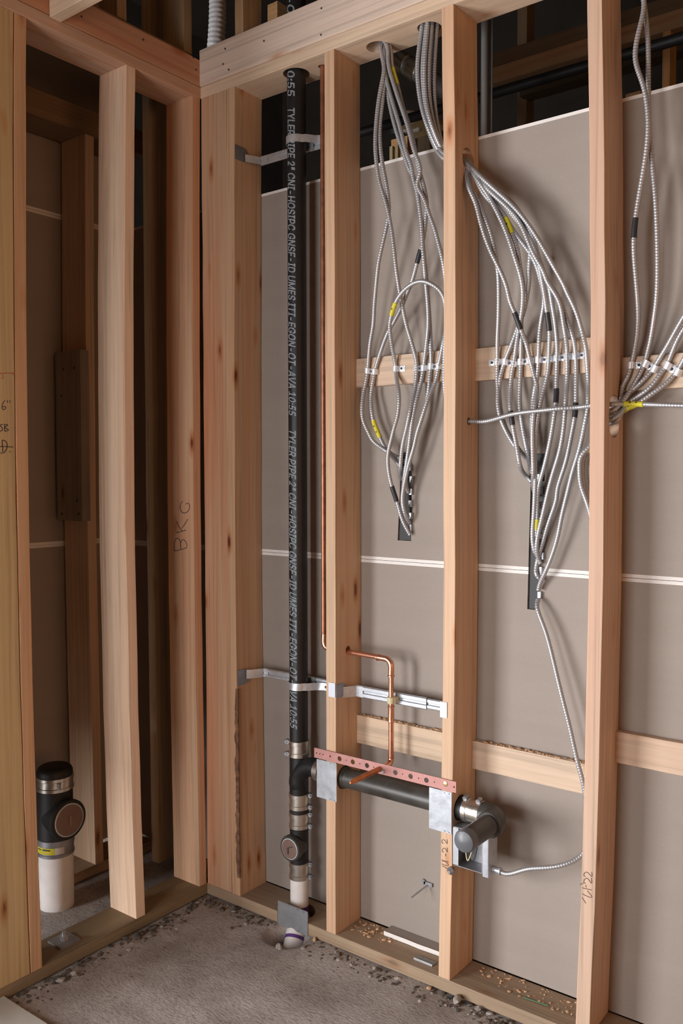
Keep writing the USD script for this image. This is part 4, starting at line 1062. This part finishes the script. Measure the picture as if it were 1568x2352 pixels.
# straps (saddles) on the blocking boards
def cable_strap(label, pa, pb=None, tab=1, tilt=0.0, grp=None):
    """Two saddles joined by a screwed flat; pa, pb are cable centres on the board."""
    yf = .110
    rr = CABR + .0016
    hw = .0085

    def saddle(c):
        pr_ = [(-rr - .002, 0), (-rr, -.002)] + [(rr * math.cos(t), -.0072 - rr * math.sin(t) * .95) for t in np.linspace(math.pi, 0, 9)] + [(rr, -.002), (rr + .002, 0)]
        return np.array(pr_) + [c, 0]

    z = pa[2] if pb is None else (pa[2] + pb[2]) / 2
    x0 = pa[0]
    prof = saddle(0)
    flat = .022
    if pb is None:
        prof = np.vstack([prof, [(rr + flat, 0)]]) if tab > 0 else np.vstack([[(-rr - flat, 0)], prof])
        cx = (rr + flat * .5) * tab
    else:
        dx = pb[0] - pa[0]
        prof = np.vstack([prof, saddle(dx)])
        cx = dx / 2
    t_ = np.gradient(prof, axis=0)
    nn = np.c_[t_[:, 1], -t_[:, 0]] / (np.linalg.norm(t_, axis=1, keepdims=True) + 1e-9)
    dz = 0 if pb is None else (pb[2] - pa[2])
    span = 1 if pb is None else pb[0] - pa[0]
    th = thing('cable_strap', label, 'cable strap', (x0, yf, z), grp)
    fr = []
    for p_, n_ in zip(prof, nn):
        zz = pa[2] + dz * np.clip(p_[0] / span, -.2, 1.2) if pb is not None else pa[2]
        fr.append((np.array([x0 + p_[0], yf - .0006 + p_[1], zz - hw]), np.array([n_[0], n_[1], 0]) * .0013, np.array([tilt * 2 * hw, 0, 2 * hw])))
    part(th, 'band', sweep_profile(np.array([(0, 0), (1, 0), (1, 1), (0, 1)], float), fr), galvstrap, smooth=40)
    o_ = np.array([x0 + cx, yf - .002, z])
    part(th, 'washer', lathe(o_, o_ - [0, .0016, 0], [(0, .0085), (.001, .0085), (.0016, .0075)], 18), galvstrap)
    part(th, 'screw', lathe(o_ - [0, .0014, 0], o_ - [0, .0050, 0], [(0, .0036), (.0025, .0036), (.0035, .002)], 10), barblack, 'dark screw head')


galvstrap = simple('bright_strap', (.80, .83, .88), .40, .55)
sp = lambda crop, x, y: P(CR[crop][0] + x / CR[crop][2], CR[crop][1] + y / CR[crop][2], Y=.1025)
cable_strap('two-saddle cable strap at the left end of the left blocking board', sp('A3', 178, 835), sp('A3', 300, 850))
cable_strap('single-saddle cable strap alone in the middle of the left blocking board', sp('A3', 658, 800), None, 1)
cable_strap('two-saddle cable strap right of the single one on the left blocking board', sp('A3', 1018, 790), sp('A3', 1138, 790))
cable_strap('two-saddle cable strap beside the middle stud on the left blocking board', sp('A3', 1262, 760), sp('A3', 1396, 760))
cable_strap('single-saddle cable strap at the left end of the row of six', sp('B2', 252, 1155), None, -1)
for (xa_, ya_, xb_, yb_), lab in zip(((362, 1155, 482, 1180), (575, 1155, 695, 1140), (820, 1125, 967, 1115), (1078, 1100, 1216, 1080), (1335, 1075, 1486, 1045)), ('second', 'third', 'fourth', 'fifth', 'last, beside the right stud,')):
    cable_strap(f'two-saddle cable strap, {lab} from the left in the row of six', sp('B2', xa_, ya_), sp('B2', xb_, yb_))
cable_strap('single-saddle cable strap nearest the right stud in the right-edge bay', sp('C1', 505, 1025), None, 1)
cable_strap('two-saddle cable strap in the middle of the right-edge bay', sp('C1', 728, 995), sp('C1', 880, 1085), tilt=.4)
cable_strap('two-saddle cable strap at the right edge of the photograph', sp('C1', 1100, 1030), sp('C1', 1272, 1140), tilt=.4)


# black entry strips set in the drywall slots
def entry_strip(label, quad, fits, seed):
    q_ = np.array(quad)
    th = thing('cable_entry_strip', label, 'metal strip', (q_[:, 0].mean(), D, q_[:, 1].min()))
    part(th, 'back_plate', extrude(Polygon(quad).buffer(-.001), (0, D + .012, 0), (1, 0, 0), (0, 0, 1), .006), rubber, smooth=False)
    for u, v in fits:
        c_ = P(u, v, Y=D - .004)
        part(th, 'fitting', bx(c_ - [.0055, .006, .0095], c_ + [.0055, .012, .0095], .002), galvb, 'silver cable fitting')
    return th


fa = [(820 + x / 7.467, 980 + y / 7.467) for x, y in ((870, 560), (905, 700), (935, 905), (925, 1115), (918, 1320), (918, 1530), (915, 1730))]
fb = [(1140 + x / 6.918, 1080 + y / 6.918) for x, y in ((680, 120), (700, 330), (705, 560), (715, 740), (735, 960), (715, 1150), (728, 1360), (702, 1590), (688, 1985))]
entry_strip('short black metal strip with silver fittings sunk in the left drywall slot', list(slotA.exterior.coords)[:-1], fa, 1)
entry_strip('long black metal strip with silver fittings sunk in the right drywall slot', list(slotB.exterior.coords)[:-1], fb, 2)

# ------------------------------------------------------------------ odds and ends on plates and floor
a0 = P(985, 2030, Y=D)
tb = thing('toggle_bolt', 'bright steel toggle bolt sticking out of the drywall near the floor', 'bolt', a0)
part(tb, 'shank', cyl(a0 + [0, .004, 0], a0 + [-.018, -.072, -.020], .0028, 10), galvb)
part(tb, 'wing', lumber(2, a0 + np.array([-.016, -.006, -.006]), a0 + np.array([.014, -.003, .006]), r=.001, seg=1), dull)
part(tb, 'washer', cyl(a0 + [-.018, -.002, .003], a0 + [-.018, -.006, .003], .008, 14), dull)
d0, d1 = P(880, 2140, Y=.085), P(1003, 2192, Y=.085)
ds = thing('drywall_scrap', 'strip of drywall offcut with a white edge lying on the right bottom plate', 'drywall scrap', ((d0[0] + d1[0]) / 2, .1, T))
part(ds, 'board', lumber(0, (d0[0], .088, T + .0005), (X3 + .004, D - .001, T + .013), r=.001, seg=6, seed=61), paper)
part(ds, 'white_edge', lumber(0, (d0[0] + .001, .0862, T + .0008), (X3 + .003, .0882, T + .0145), r=.0006, seg=6, seed=62), gyp, 'broken white gypsum edge')
c0 = P(985, 2212, Z=T)
mc = thing('metal_clip', 'small flat steel clip lying on the bottom plate beside the drywall scrap', 'metal clip', c0)
part(mc, 'plate', lumber(0, (c0[0] - .045, c0[1] - .012, T + .0004), (c0[0] + .018, c0[1] + .014, T + .0024), r=.0006, seg=1), simple('weathered_steel', (.30, .30, .28), .5, .6, .2, 50))
part(mc, 'lip', lumber(0, (c0[0] - .045, c0[1] - .013, T + .0004), (c0[0] + .018, c0[1] - .011, T + .007), r=.0005, seg=1), galv)


def scatter(area, n, smin, smax, seed, flat=.6, sub=1):
    rg = np.random.default_rng(seed)
    out = []
    for _ in range(n):
        b_ = trimesh.creation.icosphere(sub, 1.0)
        b_.vertices += (meshkit.noise(b_.vertices * 1.7 + rg.uniform(0, 50, 3), 3)[:, None] - .5) * b_.vertices * .9
        s_ = smin * (smax / smin) ** (rg.random() ** 2.2)
        b_.apply_scale(s_ * np.array([rg.uniform(.7, 1.4), rg.uniform(.6, 1.1), rg.uniform(.4, .8) * flat * 1.4]))
        b_.apply_transform(trimesh.transformations.rotation_matrix(rg.uniform(0, 6.3), (0, 0, 1)))
        x, y, z = area(rg)
        b_.apply_translation((x, y, z - b_.bounds[0][2] * .8))
        out.append(b_)
    return cat_(out)


def edgeR(rg):
    while True:
        x, y = rg.uniform(.02, 2.0), -.004 - abs(rg.normal(0, .034))
        if abs(x - .41) > .075:
            return x, y, -.006



edgeL = lambda rg: (.004 + abs(rg.normal(0, .034)), rg.uniform(-1.2, -.02), -.006)
obj('floor_rubble', scatter(edgeR, 900, .0014, .010, 71, .6, 0), darkrock, 'dark crumbs of rubble swept along the right bottom plate', 'rubble', kind='stuff')
obj('floor_rubble', scatter(edgeL, 700, .0014, .011, 72, .6, 0), darkrock, 'dark crumbs of rubble swept along the left bottom plate', 'rubble', kind='stuff')
obj('pale_rubble', scatter(edgeR, 150, .0025, .009, 73), rock, 'pale stone crumbs along the right bottom plate', 'rubble', kind='stuff')
obj('pale_rubble', scatter(edgeL, 90, .003, .010, 74), rock, 'pale stone crumbs along the left bottom plate', 'rubble', kind='stuff')
obj('wood_shavings', scatter(lambda rg: (rg.choice([rg.uniform(X2 + .05, X2 + .2), rg.uniform(X3 + .08, X4 - .01)]), rg.uniform(.05, .125), T - .0005), 150, .002, .007, 75, .5), chipwood, 'orange wood shavings scattered on the right bottom plate', 'wood shavings', kind='stuff')
for k, (u, v, s_, m_, lab) in enumerate(((1050, 2302, .015, rock, "long pale stone chip on the floor below the right-hand bottom plate"), (1098, 2318, .008, rock, 'small pale stone chip right of the long one on the floor'), (985, 2270, .007, chipwood, 'orange wood chip on the floor under the middle stud'), (722, 2160, .007, chipwood, 'thin wood splinter on the floor right of the offset white pipe'),
                                         (640, 2178, .011, rock, 'lump of grey mortar at the foot of the offset white pipe'), (140, 2252, .010, rock, 'pale stone chip on the floor by the left stud'), (170, 2238, .009, rock, 'stone chip beside another at the left plate'), (1195, 2200, .008, whitebit, 'tiny white chip on the plate in the right bay'))):
    q_ = P(u, v, Z=T if k == 7 else 0)
    obj('stone_chip' if m_ is rock else 'debris_chip', scatter(lambda rg: (q_[0], q_[1], (T if k == 7 else -.003)), 1, s_, s_ * 1.001, 80 + k, .8, 2), m_, lab, 'debris')
gw = P(1200, 2292, Z=T)
obj('wire_scrap', tube([gw + [x, .010 * math.sin(9 * x), .002] for x in np.linspace(0, .07, 10)], .0013, 8), greenplastic, 'green scrap of wire lying on the bottom plate', 'wire')
bl = P(145, 2152, Z=T)
bo = thing('anchor_bolt', 'steel anchor bolt and washer in the left bottom plate', 'bolt', (-.07, bl[1] - .02, T))
cb = np.array([-.07, P(147, 2155, X=-.07)[1], T])
part(bo, 'washer', lumber(2, cb + np.array([-.035, -.035, .0003]), cb + np.array([.035, .035, .006]), r=.003, seg=1), dull)
part(bo, 'nut', lathe(cb + [0, 0, .006], cb + [0, 0, .020], [(0, .013), (.014, .013)], 6), galv)
part(bo, 'stud', cyl(cb + [0, 0, .006], cb + [0, 0, .032], .006, 12), galv)
obj('board_offcut', lumber(0, (.002, -1.6, .0), (1.1, -.778, .014), r=.002, seed=91), simple('pale_board', (.50, .47, .42), .8, 0, .1, 10), 'pale flat board lying on the floor in the lower left corner', 'board')

# ------------------------------------------------------------------ what shows through the framing, beyond the drywall
YF = 1.7
def far_beam(label, ua, va, ub, vb, h, depth, mat, y=YF, x0=.17, x1=3.6):
    za = (P(ua, va, Y=y)[2] + P(ub, vb, Y=y)[2]) / 2
    obj('far_beam', lumber(0, (x0, y, za - h / 2), (x1, y + depth, za + h / 2), seed=int(va) + 100), mat, label, 'beam')
    return za
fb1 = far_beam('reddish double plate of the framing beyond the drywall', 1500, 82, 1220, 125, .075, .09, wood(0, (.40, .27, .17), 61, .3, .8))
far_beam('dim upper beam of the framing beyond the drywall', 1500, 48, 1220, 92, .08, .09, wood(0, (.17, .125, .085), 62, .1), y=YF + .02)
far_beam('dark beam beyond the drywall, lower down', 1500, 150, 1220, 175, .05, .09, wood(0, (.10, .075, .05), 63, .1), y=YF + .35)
q0, q1 = P(1521, 88, Y=YF), P(1539, 88, Y=YF)
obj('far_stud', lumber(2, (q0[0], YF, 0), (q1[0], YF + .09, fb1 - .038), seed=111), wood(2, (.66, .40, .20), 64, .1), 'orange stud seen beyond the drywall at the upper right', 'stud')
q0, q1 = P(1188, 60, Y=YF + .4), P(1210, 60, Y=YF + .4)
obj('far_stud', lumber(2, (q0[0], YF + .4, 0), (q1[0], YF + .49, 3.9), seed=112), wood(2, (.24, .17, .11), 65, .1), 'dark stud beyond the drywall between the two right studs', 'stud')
q0, q1 = P(1436, 225, Y=YF - .1), P(1470, 207, Y=YF - .1)
obj('far_block', lumber(0, (q0[0], YF - .1, 0), (q1[0], YF, q1[2]), seed=113), wood(0, (.58, .36, .2), 66, .1), 'orange wood block end peeping over the drywall at the right', 'wood block')
pa, pb = P(1220, 172, Y=1.25), P(1500, 125, Y=1.25)
za = (pa[2] + pb[2]) / 2
obj('far_pipe', cyl((-1.0, 1.25, za), (3.4, 1.25, za + .0), .021, 20), rubber, 'black pipe running across the dark space beyond the drywall', 'pipe')
q0, q1 = P(1102, 200, Y=D + .16), P(1115, 200, Y=D + .16)
obj('conduit', cat_([cyl(((q0[0] + q1[0]) / 2, D + .17, 0), ((q0[0] + q1[0]) / 2, D + .17, 3.9), .011, 16), bx(((q0[0] + q1[0]) / 2 - .016, D + .19, 0), ((q0[0] + q1[0]) / 2 + .016, D + .192, 3.9))]), simple('grey_conduit', (.30, .30, .30), .45, .5), 'grey metal conduit standing behind the drywall by the middle stud', 'conduit')
# bits above the drywall in the cable bay
q0 = P(945, 274, Y=1.5)
m_ = scatter(lambda rg: (q0[0], q0[1], q0[2] - .05), 1, .050, .0501, 121, 1.2, 2)
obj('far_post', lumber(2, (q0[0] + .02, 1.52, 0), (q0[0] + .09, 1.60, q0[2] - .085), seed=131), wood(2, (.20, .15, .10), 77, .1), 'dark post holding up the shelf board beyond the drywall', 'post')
obj('insulation_lump', m_, stone, 'pale crumpled lump resting on a shelf board beyond the drywall', 'lump')
q1 = P(940, 296, Y=1.5)
obj('far_shelf', lumber(0, (q1[0] - .03, 1.46, q1[2] - .010), (q1[0] + .16, 1.60, q1[2] + .008), seed=114), wood(0, (.50, .38, .2), 67, .1), 'thin yellowish board under the pale lump beyond the drywall', 'board')
q2 = P(905, 332, Y=1.9)
obj('far_block', lumber(0, (q2[0] - .02, 1.9, 0), (q2[0] + .085, 1.99, q2[2] + .030), seed=115), wood(0, (.68, .40, .20), 68, .1), 'small orange block beyond the drywall between the cables', 'wood block')
q3 = P(898, 356, Y=1.7)
for k in range(3):
    obj('far_post', lumber(2, (q3[0] - .012 + k * .034, 1.7, 0), (q3[0] + .008 + k * .034, 1.73, q3[2] + .045), seed=116 + k), wood(2, (.55, .45, .28), 69, .1), ('leftmost', 'middle', 'rightmost')[k] + ' of three thin pale uprights seen over the drywall between the cables', 'upright', 'thin pale uprights')
# shiny duct behind the cables
t0, t1 = P(898, 128, Y=.42), P(965, 170, Y=.42)
dd = t1 - t0; ln = np.linalg.norm(dd); du = dd / ln
ft = thing('flue_duct', 'shiny metal duct end behind the hanging cables near the top plate', 'duct', t0)
part(ft, 'pipe', cyl(t0 - du * .12, t1 + du * .25, .030, 28), simple('duct_grey', (.36, .36, .36), .35, .8))
for f in (.42, .82):
    part(ft, 'band', lathe(t0 + dd * (f - .14), t0 + dd * (f + .14), [(0, .0305), (.002, .0345), (ln * .28 - .002, .0345), (ln * .28, .0305)], 28), brassy, 'bright reflective band')
# foil duct at the top left gap
f0, f1, f2 = P(500, -60, Y=.62), P(499, 40, Y=.62), P(492, 130, Y=.62)
fp = np.array(resample(np.array([f0 + (f0 - f1), f0, f1, f2]), .004)[0])
obj('foil_duct', tube(fp, .036 + .0012 * np.sin(np.arange(len(fp)) * 1.3), 28), foil, 'silver foil duct shining in the gap at the top left', 'duct')
q5 = P(641, 30, Y=.10)
obj('far_block', lumber(0, (q5[0] - .024, .07, H + 2 * T + .001), (q5[0] + .018, D - .002, q5[2] + .022), seed=119), wood(0, (.66, .42, .22), 70, .1), 'small orange block standing on the plate, left of the black stack', 'wood block')
q6 = P(368, 262, Y=.25)
obj('strap_tie', lumber(2, (-.2535, .03, q6[2] - .05), (-.2515, .11, q6[2] + .03), r=.0006, seg=1), galv, 'grey metal tie in the dark gap of the left wall', 'metal tie')
